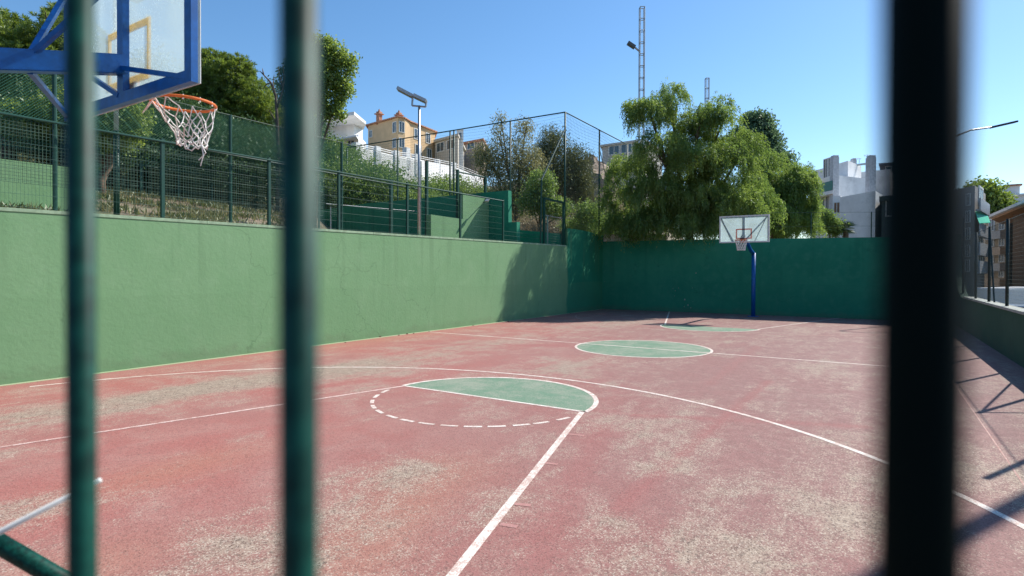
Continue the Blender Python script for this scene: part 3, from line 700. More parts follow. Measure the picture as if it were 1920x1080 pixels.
# inner posts of the upper court fence
uf = thing('court_fence', 'inner green fence of the upper court with thick square posts', 'fence', (13, 9.3, 2.8))
for px, ty in [(733, 337), (800, 302), (858, 318), (910, 330)]:
    q0 = on_y(px, ty, 9.3); mb = MB(); mb.beam((q0.x, 9.3, 2.7), (q0.x, 9.3, q0.z), .1, .1); mb.build('post', M_GREEN, uf)
q0, q1 = on_y(858, 322, 9.3), on_y(912, 333, 9.3); mb = MB(); mb.tube(q0, q1, .03, 8); mb.build('rail', M_GREEN, uf)
mb = MB(); net(mb, (q0.x, 9.3), (q1.x, 9.3), 4.4, min(q0.z, q1.z), .12, .004, 0); mb.build('netting', M_NETD, uf)

# flood light
def floodlight(px, ptop, d, label, heads, h=.6):
    top = at(px, ptop, d); base = Vector((top.x, top.y, hgt(top.x, top.y)-.1))
    f = thing('floodlight_pole', label, 'floodlight', base)
    mb = MB(); mb.tube(base, top, .052, 12, .036); mb.build('pole', M_GALV, f, smooth=True)
    mb = MB()
    for a, b_ in heads[0]: mb.tube(top+RT*a[0]+Vector((0,0,a[1])), top+RT*b_[0]+Vector((0,0,b_[1])), .03, 6)
    mb.build('bracket', M_GALV, f)
    for a, b_ in heads[1]:
        mb = MB(); mb.beam(top+RT*a[0]+Vector((0,0,a[1])), top+RT*b_[0]+Vector((0,0,b_[1])), .3, .09); mb.build('lamp_head', M_GALV, f)
    return f
floodlight(786, 198, 17.8, 'grey floodlight mast with two tilted lamp heads beside the tall net', ([((-.22, 0), (.2, -.04)), ((-.22, 0), (-.2, .3)), ((.2, -.04), (.22, .16))], [((-.66, .52), (-.2, .28)), ((-.16, .3), (.22, .12))]))
floodlight(460, 252, 21, 'slim pale lamp mast with two small heads among the trees at left', ([((-.3, 0), (.35, -.05))], [((-.42, .12), (-.22, .02)), ((.25, -.02), (.45, -.1))]))
# globe lantern
gl = thing('park_lantern', 'small pale domed lantern between the fence posts under the net', 'lamp', (on_y(281, 300, 14.5).x, 14.5, 3.3))
q0 = on_y(281, 294, 14.5); mb = MB(); mb.tube((q0.x, 14.5, 3), q0, .04, 8); mb.build('pole', M_GREEN, gl)
mb = MB(); mb.path([q0, q0+Vector((0,0,.04)), q0+Vector((0,0,.1))], .3, 14, .05); mb.build('shade', M_GALV, gl, smooth=True)

# ------------------------------------------------------------------ fences on right and far walls
rf = thing('mesh_fence', 'dark chain fence on the low right wall, braced post casting forked shadow', 'fence', (14, YR-.1, 1.1))
RY = YR-.11
rposts = [3.8, 6.3, 9.05, 11.5, 13.97, 16.33, 18.83, 21.3, 24.3]
for x in rposts:
    mb = MB(); zt_ = 3.12 if x > 10 else 3.8; zt_ = 3.8 if x > 24 else zt_
    mb.tube((x, RY, 1.08), (x, RY, zt_), .035, 10); mb.build('post', M_POST, rf, smooth=True)
for a, b_ in [((11.5, 3.05), (10.2, 1.12)), ((11.5, 3.05), (13.1, 1.12)), ((18.83, 3.0), (18.0, 1.12))]:
    mb = MB(); mb.tube((a[0], RY, a[1]), (b_[0], RY, b_[1]), .02, 8); mb.build('brace', M_POST, rf)
mb = MB(); grid_mesh(mb, (3.8, RY), (24.3, RY), 1.12, 3.08, .085, .085, .0016); mb.build('wire_mesh', M_NETD, rf)
mb = MB(); mb.tube((3.8, RY, 3.08), (24.3, RY, 3.1), .008, 6); mb.build('top_wire', M_NETD, rf)
ff = thing('wire_fence', 'thin wire fence with slim posts on top of the far end wall', 'fence', (XF+.1, 0, 3.4))
for px, ty in [(1521, 398), (1634, 397), (1745, 396)]:
    q0 = on_x(px, ty, XF+.12); mb = MB(); mb.tube((XF+.12, q0.y, 3.3), (XF+.12, q0.y, q0.z), .022, 8); mb.build('post', M_GREEN, ff)
mb = MB(); q0, q1 = on_x(1440, 399, XF+.12), on_x(1745, 397, XF+.12); mb.tube(q0, q1, .006, 4); mb.tube(on_x(1440, 425, XF+.12), on_x(1745, 423, XF+.12), .004, 4); mb.build('wire', M_NETD, ff)
# white low wall behind the far corner
q0, q1 = at(1132, 437, 29.5), at(1250, 446, 29.5)
mb = MB(); mb.obox((q0.x, q0.y, 2.0), q1-q0-Vector((0,0,(q1-q0).z)), Vector((.15, .1, 0)), Vector((0, 0, q0.z-2.0-.05)))
lwb = mb.build('low_wall', M_WHITEWALL); tag(lwb, 'short white garden wall beyond the far left corner of the court', 'wall')
# concrete lighting column off to the right (casts the broad shadow)
lc = thing('lighting_column', 'thick concrete lighting column beside the right wall', 'column', (12.75, -9.62, -1.7))
mb = MB(); mb.tube((12.75, -9.62, -1.7), (12.75, -9.62, 16), .095, 16, .09); mb.build('shaft', M_CONC, lc, smooth=True)
mb = MB(); mb.box((12.4, -9.9, 16.003), (13.1, -9.3, 16.3)); mb.build('lamp_head', M_GALV, lc)

# ------------------------------------------------------------------ masts and street lamps
def mast(px, ptop, d, wd, label, lamp):
    top = at(px, ptop, d); base = Vector((top.x, top.y, hgt(top.x, top.y)-.2))
    f = thing('lattice_mast', label, 'mast', base)
    mb = MB(); H = top.z-base.z
    offs = [RT*(-wd/2)+FW*(-wd/2), RT*(wd/2)+FW*(-wd/2), RT*(wd/2)+FW*(wd/2), RT*(-wd/2)+FW*(wd/2)]
    offs = [Vector((q.x, q.y, 0)) for q in offs]
    for q in offs: mb.beam(base+q, base+q+Vector((0,0,H)), .045, .045)
    n = int(H/.62)
    for k in range(n+1):
        z = base.z + H - k*.62
        for a in range(4):
            A = Vector((base.x, base.y, z))+offs[a]; B = Vector((base.x, base.y, z))+offs[(a+1) % 4]; mb.tube(A, B, .022, 4)
    mb.build('lattice', M_GALV, f)
    if lamp:
        p = at(1201, 98, d); mb = MB(); mb.tube(p, p+RT*-.35+Vector((0,0,.3)), .05, 8); mb.build('bracket', M_GALV, f)
        mb = MB(); mb.beam(p+RT*-.3+Vector((0,0,.25)), p+RT*-.68+Vector((0,0,.5)), .3, .14); mb.build('lamp_head', simple('grey_lamp', (.12, .13, .14)), f)
    return f
mast(1204, 14, 30.5, .24, 'tall lattice mast with a lamp head rising behind the pepper tree', True)
mast(1326, 147, 36, .2, 'shorter lattice mast, only its tip above the pepper tree', False)
sl_ = thing('street_lamp', 'curved arm street lamp reaching right against the sky at the right edge', 'street lamp', (*at(1752, 400, 22).xy, -1.7))
b0 = at(1752, 420, 22); mb = MB(); mb.path([(b0.x, b0.y, -1.7), (b0.x, b0.y, at(1752, 330, 22).z), at(1760, 285, 22), at(1785, 258, 22), at(1820, 244, 22), at(1862, 238, 22)], .05, 8, .03); mb.build('pole', M_GALV, sl_, smooth=True)
mb = MB(); mb.beam(at(1858, 239, 22), at(1906, 228, 22), .22, .07); mb.build('lamp_head', M_DARK, sl_, bevel=.02)

# ------------------------------------------------------------------ trees
def leafy(name, P, A, Bv, L, Wd, mat, parent, org, seed=0):
    n = len(P); r = np.random.default_rng(seed)
    L = L*r.uniform(.7, 1.3, (n, 1)); Wd = Wd*r.uniform(.7, 1.3, (n, 1))
    V = np.empty((n, 4, 3)); V[:, 0] = P-A*L/2; V[:, 1] = P+Bv*Wd/2; V[:, 2] = P+A*L/2; V[:, 3] = P-Bv*Wd/2
    return npmesh(name, V.reshape(-1, 3), np.arange(n*4).reshape(-1, 4), mat, parent, org, {'tint': ('FACE', r.random(n))})
def unit(v): return v/np.maximum(np.linalg.norm(v, axis=1, keepdims=True), 1e-9)
def samp_lobes(lobes, n, r, lo=.55, up=False):
    c = np.array([l[0] for l in lobes], float); rad = np.array([l[1] for l in lobes], float)
    wgt = rad.prod(1)**(2/3); k = r.choice(len(lobes), n, p=wgt/wgt.sum())
    d = unit(r.normal(size=(n, 3)))
    if up: d[:, 2] = np.where(d[:, 2] < -.3, -d[:, 2]*.6, d[:, 2]); d = unit(d)
    rr = lo+(1-lo)*r.random((n, 1))**.6
    return c[k]+d*rad[k]*rr, d
def trunk(base, lobes, r0, parent, lean=0, nl=6, seed=0):
    rn = random.Random(seed); mb = MB(); top = Vector(lobes[0][0]); b = Vector(base)
    mid = b.lerp(top, .45) + Vector((rn.uniform(-.3, .3), rn.uniform(-.3, .3), 0))
    mb.path([b-Vector((0,0,.4)), b.lerp(mid, .5)+Vector((rn.uniform(-.1,.1),rn.uniform(-.1,.1),0)), mid, mid.lerp(top, .6), top], r0, 9, r0*.3)
    for l in lobes[1:1+nl]:
        e = Vector(l[0]); m2 = mid.lerp(e, .5)+Vector((rn.uniform(-.3,.3), rn.uniform(-.3,.3), rn.uniform(-.1,.4)))
        mb.path([mid, m2, e], r0*.5, 6, r0*.12)
        for _ in range(2):
            e2 = e+Vector((rn.uniform(-1,1)*l[1][0], rn.uniform(-1,1)*l[1][1], rn.uniform(-.3,1)*l[1][2]))*.8; mb.path([m2.lerp(e, .6), (e+e2)/2, e2], r0*.18, 5, r0*.05)
    return mb.build('trunk', M_BARK, parent, smooth=True)
def tree(name, label, cat, base, lobes, kind, mat, n, size, seed, r0=.18, group=None, lo=.55, parent_origin=None):
    r = np.random.default_rng(seed); base = Vector(base); T = thing(name, label, cat, base, group)
    trunk(base, lobes, r0, T, seed=seed); org = tuple(base)
    if kind == 'pepper':
        m_ = 15; per = 11; ns = n//(m_*per); S0, d0 = samp_lobes(lobes, ns, r, lo, True)
        S = np.repeat(S0, per, 0)+r.normal(size=(ns*per, 3))*.10; d = unit(np.repeat(d0, per, 0)*.8+r.normal(size=(ns*per, 3))*.5)
        out = unit(d*np.array([1, 1, .1])); Ls = np.repeat(r.uniform(.35, 1.0, (ns, 1)), per, 0)*r.uniform(.6, 1.3, (ns*per, 1))*size*8
        P = []; A = []
        for k in range(m_):
            t = (k+r.random((len(S), 1)))/m_; p = S + out*(.42*np.sqrt(t)*Ls) + np.array([0, 0, 1])*(.28*np.sin(t*2.6)*Ls - t**1.5*Ls*.95)
            p = p + r.normal(size=p.shape)*.03
            P.append(p); A.append(unit(out*(.7-.6*t)+np.array([0, 0, -1])*(t*1.3-.1)+r.normal(size=p.shape)*.45))
        P = np.concatenate(P); A = np.concatenate(A); Bv = unit(np.cross(A, r.normal(size=A.shape)))
        keep = P[:, 2] > base.z+.25
        leafy('crown', P[keep], A[keep], Bv[keep], size, size*.24, mat, T, org, seed)
    else:
        per = {'pine': 26, 'broad': 12, 'euca': 9, 'shrub': 14}[kind]; sp = {'pine': 1.15, 'broad': 1.6, 'euca': 2.2, 'shrub': 1.8}[kind]*size
        nt_ = n//per; S, d = samp_lobes(lobes, nt_, r, lo)
        P = np.repeat(S, per, 0); D0 = np.repeat(d, per, 0)
        off = unit(r.normal(size=P.shape))
        if kind == 'pine':
            off = unit(off + np.array([0, 0, .45]) + D0*.3); P = P+off*size*.55; A = off
        else:
            P = P+r.normal(size=P.shape)*sp*.6; A = unit(r.normal(size=P.shape)+np.array([0, 0, -.7 if kind == 'euca' else -.1]))
        Bv = unit(np.cross(A, r.normal(size=A.shape)))
        leafy('crown', P, A, Bv, size*1.1, size*{'pine': .16, 'broad': .75, 'euca': .28, 'shrub': .5}[kind], mat, T, org, seed)
    return T
def L(px, py, d, rpx, rz=None, ry=None):   # lobe from picture position, depth and radius in pixels at that depth
    c = at(px, py, d); k = d/FPX; return (tuple(c), (rpx*k, (ry or rpx)*k, (rz or rpx)*k))
def base_at(px, d, z=None):
    p = at(px, 512, d); return (p.x, p.y, hgt(p.x, p.y) if z is None else z)
# main pepper tree: overhangs the far wall
tree('pepper_tree', 'big weeping pepper tree hanging over the far end wall left of the hoop', 'tree', base_at(1290, 28.6),
     [L(1300,290,28.3,50,60), L(1222,222,27.2,44,38), L(1258,192,27.6,38,28), L(1345,228,27.2,40,32), L(1308,238,26.9,36,34), L(1388,290,27.6,42,44), L(1235,290,26.8,52,46), L(1300,310,26.6,50,44), L(1360,320,26.8,50,48),
      L(1185,335,28.3,46,46), L(1230,370,27.2,54,44), L(1300,390,26.9,54,42), L(1370,390,27.4,50,46), L(1155,385,29,34,40), L(1345,198,28,24,14), L(1193,205,27.3,22,18), L(1412,350,28.3,28,44), L(1270,425,27.6,70,30), L(1385,425,28.2,44,30), L(1180,420,28.4,44,30), L(1300,370,28.8,80,60), L(1215,425,27.8,50,30), L(1330,430,27.6,55,26), L(1150,430,28.8,34,26), L(1430,400,28.6,30,40), L(1300,410,29.5,120,40)],
     'pepper', L_PEPPER, 280000, .13, 11, .3, lo=.5)
tree('pepper_tree', 'smaller weeping pepper tree right of the far hoop, below the white building', 'tree', base_at(1450, 33),
     [L(1460,365,33,48,55), L(1425,350,33,30,40), L(1490,355,32.6,36,48), L(1440,310,34,30,26), L(1470,415,32.6,50,36), L(1510,400,32.4,24,45), L(1500,330,34,24,18), L(1440,430,32.8,40,30), L(1490,430,32.6,44,24), L(1460,400,34,60,50)],
     'pepper', L_PEPPER, 150000, .135, 12, .22, lo=.35)
tree('olive_tree', 'rounded blue green tree top standing behind the big pepper tree', 'tree', base_at(1415, 42),
     [L(1418,245,42,32,36), L(1440,270,41.5,26,30), L(1390,270,41,26,34), L(1405,262,42,22,24), L(1432,235,42,18,22), L(1455,300,41,36,20), L(1400,225,42,12,10)], 'broad', L_PEPPER_D, 22000, .17, 13, .2, lo=.3)
# left pines
tree('pine_tree', 'dark pine crown at the top left corner behind the blue hoop frame', 'tree', base_at(20, 17),
     [L(40,120,17,75,65), L(-30,80,17,70,60), L(95,70,17,48,42), L(20,50,17.6,38,26), L(110,150,17,60,60), L(-40,170,17,80,60), L(110,30,17.5,26,18), L(60,200,17,60,50), L(150,90,17.5,45,60), L(190,160,17.5,45,50)], 'pine', L_PINE, 110000, .13, 21, .22, lo=.35)
tree('pine_tree', 'bright green pine crown between the near board and the second bar', 'tree', base_at(430, 21),
     [L(425,150,21,52,45), L(395,120,21,32,26), L(450,130,21,30,24), L(470,190,21,48,42), L(400,190,21,52,45), L(495,215,21,34,30), L(350,190,21.5,45,55), L(520,225,22,25,22), L(435,215,21,50,35)], 'pine', L_PINE, 90000, .13, 22, .22, lo=.35)
tree('broadleaf_tree', 'leafy bright green tree just right of the second bar, against the sky', 'tree', base_at(585, 24),
     [L(600,150,24,34,50), L(575,160,24,50,60), L(632,104,24,24,22), L(647,165,24,20,18), L(622,208,24,20,16), L(598,88,24,30,22), L(652,128,24,16,18), L(636,190,24,16,16), L(612,120,24,24,24), L(660,108,24,9,9), L(625,150,24,22,22), L(640,218,24,9,9), L(615,75,24,14,9)], 'broad', L_BROAD, 22000, .10, 23, .13, lo=.15)
tree('oak_tree', 'light green tree leaning behind the fine net below the near board', 'tree', base_at(190, 15),
     [L(215,235,15,50,50), L(140,215,15,60,45), L(60,230,15,60,40), L(250,225,15,30,30)], 'broad', L_BROAD, 16000, .09, 24, .14, lo=.3)
# leafless tree
dt = thing('bare_tree', 'leafless dark branches beside the bright pine, left of the second bar', 'tree', base_at(520, 19.5))
mb = MB(); B0 = Vector(base_at(520, 19.5)); tp = at(517, 180, 19.5)
mb.path([B0, at(522, 300, 19.5), at(520, 230, 19.5), tp, at(508, 155, 19.5), at(494, 140, 19.5), at(487, 133, 19.5)], .07, 7, .012)
for pts in ([(519,205),(528,175),(533,150),(530,120)], [(517,180),(512,160),(514,140)], [(508,155),(500,158),(492,168)], [(520,235),(510,215),(503,205)], [(494,140),(492,128)], [(530,165),(524,140),(521,125)]):
    mb.path([at(x, y, 19.5) for x, y in pts], .03, 5, .008)
mb.build('trunk', M_BARK, dt, smooth=True)
# hillside trees
tree('eucalyptus_tree', 'thin pale eucalyptus behind the tall net, left of its corner post', 'tree', base_at(960, 45),
     [L(975,300,45,38,50), L(935,255,45,10,34), L(985,240,45,18,16), L(925,310,45,36,40), L(960,370,45,50,50), L(905,290,45,22,22), L(940,225,45,6,14), L(1000,330,45,28,50)], 'euca', L_EUCA, 20000, .22, 31, .22, lo=.1)
tree('eucalyptus_tree', 'darker dense tree behind the corner post of the tall net', 'tree', base_at(1050, 55),
     [L(1035,270,55,30,32), L(1075,300,55,34,28), L(1050,330,55,52,42), L(1090,350,55,30,40), L(1020,300,55,22,34)], 'euca', leafmat('grey_green_leaves', (.06, .08, .03), (.14, .15, .06), .3), 26000, .24, 32, .2, lo=.1)
tree('garden_tree', 'bright green tree behind the tall net, lower left of the eucalyptus', 'tree', base_at(1010, 40),
     [L(1015,350,38,30,32), L(1000,380,38,32,26), L(1040,390,38,36,20), L(1105,400,38,28,22)], 'shrub', L_SHRUB, 16000, .14, 33, .12, lo=.2)
# shrubs: one crown mesh per kind, copied
def shrub_proto(name, mat, seed, label, n=5000, kind='shrub', size=.06):
    r = random.Random(seed)
    lob = [((0, 0, 1.1), (1.2, 1.2, .95))] + [((r.uniform(-1.1, 1.1), r.uniform(-1.1, 1.1), r.uniform(.6, 1.6)), (.7, .7, .6)) for _ in range(5)]
    return tree(name, label, 'shrub', (0, 0, 0), lob, kind, mat, n, size, seed, .07, lo=.25)
pa = shrub_proto('shrub', L_SHRUB, 41, 'rounded bright green shrub on the hillside below the villas', 34000)
pb = shrub_proto('shrub', L_DRY, 42, 'dry brown scrub bush on the slope below the eucalyptus', 18000)
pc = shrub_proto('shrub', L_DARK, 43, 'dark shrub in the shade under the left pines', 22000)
pd = shrub_proto('shrub', L_SHRUB, 44, 'green garden shrub growing beside the villas on the hilltop', 18000)
used = set()
def put(proto, px, d, sc, group, dz=0, sz=None):
    o = proto if proto.name not in used else copy_tree(proto); used.add(proto.name)
    b = base_at(px, d); o.location = (b[0], b[1], b[2]+dz); o.rotation_euler = (0, 0, random.uniform(0, 6)); o.scale = (sc, sc, sz or sc); o['group'] = group
for px, d, sc in [(800,45,2.7),(842,49,2.9),(872,53,2.7),(820,42,2.2),(775,43,2.2),(895,47,2.2),(690,36,2.9),(662,37,2.8),(716,36,2.5),(768,38,2.5),(632,37,2.6),(672,34,1.8),(715,35,1.8),(755,36,2.1),(800,37,1.9),(840,38,1.8),(885,36,1.3),(600,37,2.2),(735,42,2.2),(680,44,2.2),(640,46,2.2),(790,45,2),(860,46,1.8),(900,40,1.2),(1120,42,1.8),(1085,40,1.5)]: put(pa, px, d, sc, 'green shrubs on the hillside')
for px, d, sc in [(700,62,2.2),(740,64,2.2),(780,66,2.2),(820,70,2.4),(850,74,2.4),(885,70,2.2),(760,58,1.8),(905,52,2),(930,42,1.6),(980,52,2),(1030,44,1.8),(1060,48,2),(1090,50,1.6),(870,55,1.8),(1110,60,2),(950,60,2),(1000,38,1.2),(1130,50,1.5),(880,62,1.6),(840,64,1.6),(920,66,1.8),(1150,66,2)]: put(pb, px, d, sc, 'dry scrub on the slope')
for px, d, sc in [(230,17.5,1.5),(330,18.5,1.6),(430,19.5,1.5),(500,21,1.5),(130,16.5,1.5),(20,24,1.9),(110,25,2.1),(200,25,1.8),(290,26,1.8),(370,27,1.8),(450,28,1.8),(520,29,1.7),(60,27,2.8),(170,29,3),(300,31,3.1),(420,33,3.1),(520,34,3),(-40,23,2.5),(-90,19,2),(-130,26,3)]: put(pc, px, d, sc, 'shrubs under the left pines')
for px, d, sc in [(712,66,1.8),(750,69,1.8),(790,72,2),(835,76,2.2),(865,80,2.2),(695,73,1.6),(735,76,1.5),(770,76,1.4),(830,74,1.7),(850,78,2),(805,72,1.3),(880,76,1.8),(920,80,2),(700,92,1.5)]: put(pd, px, d, sc, 'shrubs around the villas')
# distant tree right, bush and small palm by the white building
tree('pine_tree', 'dense pine behind the grey apartment block at the right edge', 'tree', base_at(1845, 75, -1.7),
     [L(1850,375,75,28,26), L(1835,362,75,20,16), L(1868,385,75,18,22), L(1850,405,75,34,22), L(1880,405,75,16,18)], 'shrub', L_PINE, 12000, .5, 51, .4, lo=.3)
tree('garden_bush', 'dark green bush beside the small palm below the white building', 'bush', base_at(1552, 38), [L(1552,418,38,17,18), L(1545,405,38,12,10), L(1566,428,38,12,16)], 'shrub', L_SHRUB, 6000, .14, 52, .08, lo=.2)
pm = thing('palm_tree', 'small palm with stiff fronds in front of the white building', 'palm', base_at(1586, 38))
cb = at(1586, 430, 38); mb = MB(); mb.tube(Vector(base_at(1586, 38)), cb, .2, 10, .16); mb.build('trunk', M_BARK, pm)
mb = MB()
for k in range(70):
    a = random.uniform(0, 2*pi); el = random.uniform(-.5, 1.3); Lf = random.uniform(.55, .85); d0 = Vector((cos(a)*cos(el), sin(a)*cos(el), sin(el))); side = d0.cross(Vector((0,0,1))).normalized()
    for j in range(9):
        t = j/8-.5; tip = cb + (d0*cos(t*1.5)+side*sin(t*1.5))*Lf + Vector((0,0,-.08)); m0 = cb + d0*Lf*.35
        mb.add([m0, m0.lerp(tip, .5)+Vector((0,0,.03)), tip, m0.lerp(tip, .5)+side*.04], [(0,1,2,3)])
fr = mb.build('crown', simple('palm_leaf', (.1, .16, .06), .6), pm)

bk = np.random.default_rng(77); nb = 60000
bx_ = bk.uniform(1.5, 15, nb); by_ = bk.uniform(7.6, 22, nb); cl = np.sin(bx_*2.1+np.sin(by_*1.7)*2)+np.sin(by_*2.9+bx_)+bk.normal(size=nb)*.7
kp = cl > .25; bx_, by_ = bx_[kp], by_[kp]; kp = ~((bx_ < 5.2) & (np.abs(by_-9) < .2)); bx_, by_ = bx_[kp], by_[kp]
bz_ = np.array([hgt(a_, b__) for a_, b__ in zip(bx_, by_)]); nb = len(bx_)
Pb = np.stack([bx_, by_, bz_+.07], 1); Ab = unit(bk.normal(size=(nb, 3))*.6+np.array([0, 0, 1])); Bb = unit(np.cross(Ab, bk.normal(size=(nb, 3))))
gc = leafy('grass_cover', Pb, Ab, Bb, .22, .035, leafmat('dry_weeds', (.06, .1, .03), (.22, .2, .1), .3), None, (8, 14, 3.5), 5); tag(gc, 'dry grass and weeds growing on the bank behind the wall fence', 'grass', kind='stuff')

# ------------------------------------------------------------------ buildings
def prism_b(name, plan, z0, z1, mat, parent, ztop=None):
    mb = MB(); mb.prism([(p[0], p[1]) for p in plan], z0, z1, ztop); return mb.build(name, mat, parent)
def wnd(parent, P, Q, u, z, wd, ht, name='window', out=1, fmat=None, gm=None):
    """window on the facade P->Q (plan points) centred at fraction u, bottom at z"""
    P = Vector((P[0], P[1], 0)); Q = Vector((Q[0], Q[1], 0)); d = (Q-P).normalized(); n = Vector((d.y, -d.x, 0))*out
    c = P.lerp(Q, u); o = c - d*wd/2 + Vector((0, 0, z)); e = wd*.05+.04
    mb = MB()
    for (a, b_, h0, h1) in [(-e, wd+e, -e, 0), (-e, wd+e, ht, ht+e), (-e, 0, 0, ht), (wd, wd+e, 0, ht), (wd/2-e*.35, wd/2+e*.35, 0, ht)]:
        mb.obox(o+d*a+Vector((0,0,h0))-n*.02, d*(b_-a), n*.09, Vector((0,0,h1-h0)))
    f = mb.build(name, fmat or M_WHITE, parent)
    mb = MB(); mb.obox(o+n*.002, d*wd, n*.03, Vector((0,0,ht))); mb.build('pane', gm or M_GLASS, f); return f
def toward_cam(P, Q):
    d = (Vector((Q[0]-P[0], Q[1]-P[1], 0))).normalized(); n = Vector((d.y, -d.x, 0)); return 1 if n.dot(CAM-Vector((P[0], P[1], 0))) > 0 else -1
def xy(px, d): p = at(px, 512, d); return (p.x, p.y)
def zat(py, d): return CZ + (512-py)/FPX*d
M_YEL = simple('yellow_render', (.66, .46, .26), .85, var=.06, scale=.8)
M_TILE = simple('terracotta_tile', (.48, .24, .15), .85, var=.25, scale=3)
M_SHUT = simple('grey_shutter', (.3, .33, .33), .7)
# yellow villa
d0 = 82
A = xy(690, 83.5); B = xy(733, 80); C0 = xy(746, 78.8); C1 = xy(759, 79.6); C2 = xy(769, 81.5); Dp = xy(815, 87); E_ = xy(805, 100); F_ = xy(712, 96)
zb_, zt_ = zat(300, 80), zat(226, 80)
yv = thing('villa', 'yellow villa with tiled roof edge and two chimneys on the hilltop', 'house', (B[0], B[1], zb_-3))
plan = [A, B, C0, C1, C2, Dp, E_, F_]
prism_b('wall', plan, min([zb_-4]+[hgt(*p)-.6 for p in plan]), zt_, M_YEL, yv)
def offset_plan(pl, k):
    cx = sum(p[0] for p in pl)/len(pl); cy = sum(p[1] for p in pl)/len(pl); out = []
    for p in pl:
        v = Vector((p[0]-cx, p[1]-cy)); out.append((cx+v.x*(1+k/v.length), cy+v.y*(1+k/v.length)))
    return out
rp = offset_plan(plan, .4); cx_ = sum(p[0] for p in plan)/len(plan); cy_ = sum(p[1] for p in plan)/len(plan)
mb = MB(); n = len(rp); mb.add([(x, y, zt_) for x, y in rp]+[(x, y, zt_+.16) for x, y in rp]+[(cx_, cy_, zt_+.9)], [tuple(range(n))]+[(i, (i+1) % n, n+(i+1) % n, n+i) for i in range(n)]+[(n+i, n+(i+1) % n, 2*n) for i in range(n)])
roof = mb.build('roof', M_TILE, yv)
for px, ptop in ((711, 207), (748, 209)):
    q0 = at(px, ptop+8, 82); mb = MB(); mb.box((q0.x-.3, q0.y-.3, zt_-.2), (q0.x+.3, q0.y+.3, q0.z)); mb.box((q0.x-.5, q0.y-.5, q0.z), (q0.x+.5, q0.y+.5, q0.z+.12)); mb.prism([(q0.x-.3, q0.y-.3), (q0.x+.3, q0.y-.3), (q0.x+.3, q0.y+.3), (q0.x-.3, q0.y+.3)], q0.z+.12, q0.z+.4); mb.tube(q0+Vector((0,0,.45)), q0+Vector((0,0,.8)), .2, 8, .05)
    mb.build('chimney', M_TILE, roof)
for (P, Q, us) in [(A, B, [(.12, 1.2, .6, .9)]), (B, C0, [(.5, 1.0, .75, 1.35), (.5, -1.1, .75, 1.2)]), (C0, C1, [(.5, 1.0, .75, 1.35), (.5, -1.1, .75, 1.2)]), (C2, Dp, [(.25, .9, 1.2, 1.35), (.7, .9, 1.0, 1.35), (.3, -1.3, 1.4, 1.35), (.75, -1.3, 1.0, 1.35)])]:
    for u, dz, wd, ht in us: wnd(yv, P, Q, u, zt_-2.9+dz, wd, ht, out=toward_cam(P, Q))
# white house
wh = thing('villa', 'white modern house with terrace under a flat canopy, right of the leafy tree', 'house', (*xy(640, 66), zat(300, 66)))
za = zat(290, 66)
prism_b('wall', [xy(585, 66), xy(672, 62), xy(686, 66), xy(664, 78), xy(585, 80)], min(za-5, hgt(*xy(585, 66))-1, hgt(*xy(686, 66))-1), zat(262, 64), M_WHITEWALL, wh)
prism_b('upper_wall', [xy(604, 70), xy(664, 68), xy(680, 70), xy(660, 80), xy(600, 82)], zat(262, 64), zat(235, 68), M_WHITEWALL, wh)
prism_b('roof', [xy(590, 66), xy(668, 64.5), xy(687, 68), xy(664, 82), xy(596, 84)], 0, 0, M_WHITEWALL, wh, ztop=None) if False else None
mb = MB(); mb.prism([xy(592, 66), xy(664, 64), xy(686, 68), xy(664, 82), xy(596, 84)], zat(235, 68)+.003, zat(232, 68), ztop=[zat(231, 68), zat(229, 68), zat(230, 68), zat(226, 68), zat(226, 68)]); mb.build('roof', M_WHITEWALL, wh)
P, Q = xy(604, 70), xy(664, 68); wnd(wh, P, Q, .4, zat(262, 64)+.1, 3.2, 1.2, out=toward_cam(P, Q))
P, Q = xy(585, 66), xy(672, 62); wnd(wh, P, Q, .5, za-.8, 2.8, 1.9, out=toward_cam(P, Q)); wnd(wh, P, Q, .85, za-.8, 1.0, 1.9, out=toward_cam(P, Q))
mb = MB(); mb.prism([xy(600, 63.5), xy(668, 60.5), xy(672, 62), xy(600, 65.4)], zat(264, 62), zat(261, 62)); mb.build('canopy', M_WHITEWALL, wh)
mb = MB(); p1 = Vector((*xy(604, 61.5), za-.9)); p2 = Vector((*xy(684, 60), za-.9))
for k in range(3): mb.tube(p1+Vector((0,0,.3*k)), p2+Vector((0,0,.3*k)), .03, 5)
for k in range(9): q0 = p1.lerp(p2, k/8); mb.tube(q0-Vector((0,0,.6)), q0+Vector((0,0,.7)), .03, 5)
mb.build('railing', M_GALV, wh)
# white terrace wall running down the hill
tw = thing('terrace_wall', 'white stepped terrace wall running down the hill below the yellow villa', 'wall', (*xy(760, 60), zat(300, 60)))
pts = [(612, 40, 286), (668, 44, 276), (705, 47, 283), (740, 51, 291), (765, 54, 294), (800, 59, 302), (850, 68, 312), (905, 80, 334)]
mb = MB()
for (x0, d1, y0), (x1, d2, y1) in zip(pts[:-1], pts[1:]):
    a, b_ = at(x0, y0, d1), at(x1, y1, d2); mb.obox(Vector((a.x, a.y, a.z-3.2)), Vector((b_.x-a.x, b_.y-a.y, b_.z-a.z)), Vector((.25, .3, 0)), Vector((0, 0, 3.2)))
mb.build('wall', M_WHITEWALL, tw)
for px, d1, py in [(668, 44, 268), (706, 47, 275), (741, 51, 283), (762, 54, 277), (779, 56, 289), (820, 63, 299), (850, 68, 305)]:
    q0 = at(px, py, d1); mb = MB(); mb.box((q0.x-.22, q0.y-.22, q0.z-2), (q0.x+.3, q0.y+.3, q0.z)); mb.build('pillar', M_WHITEWALL, tw)
mb = MB()
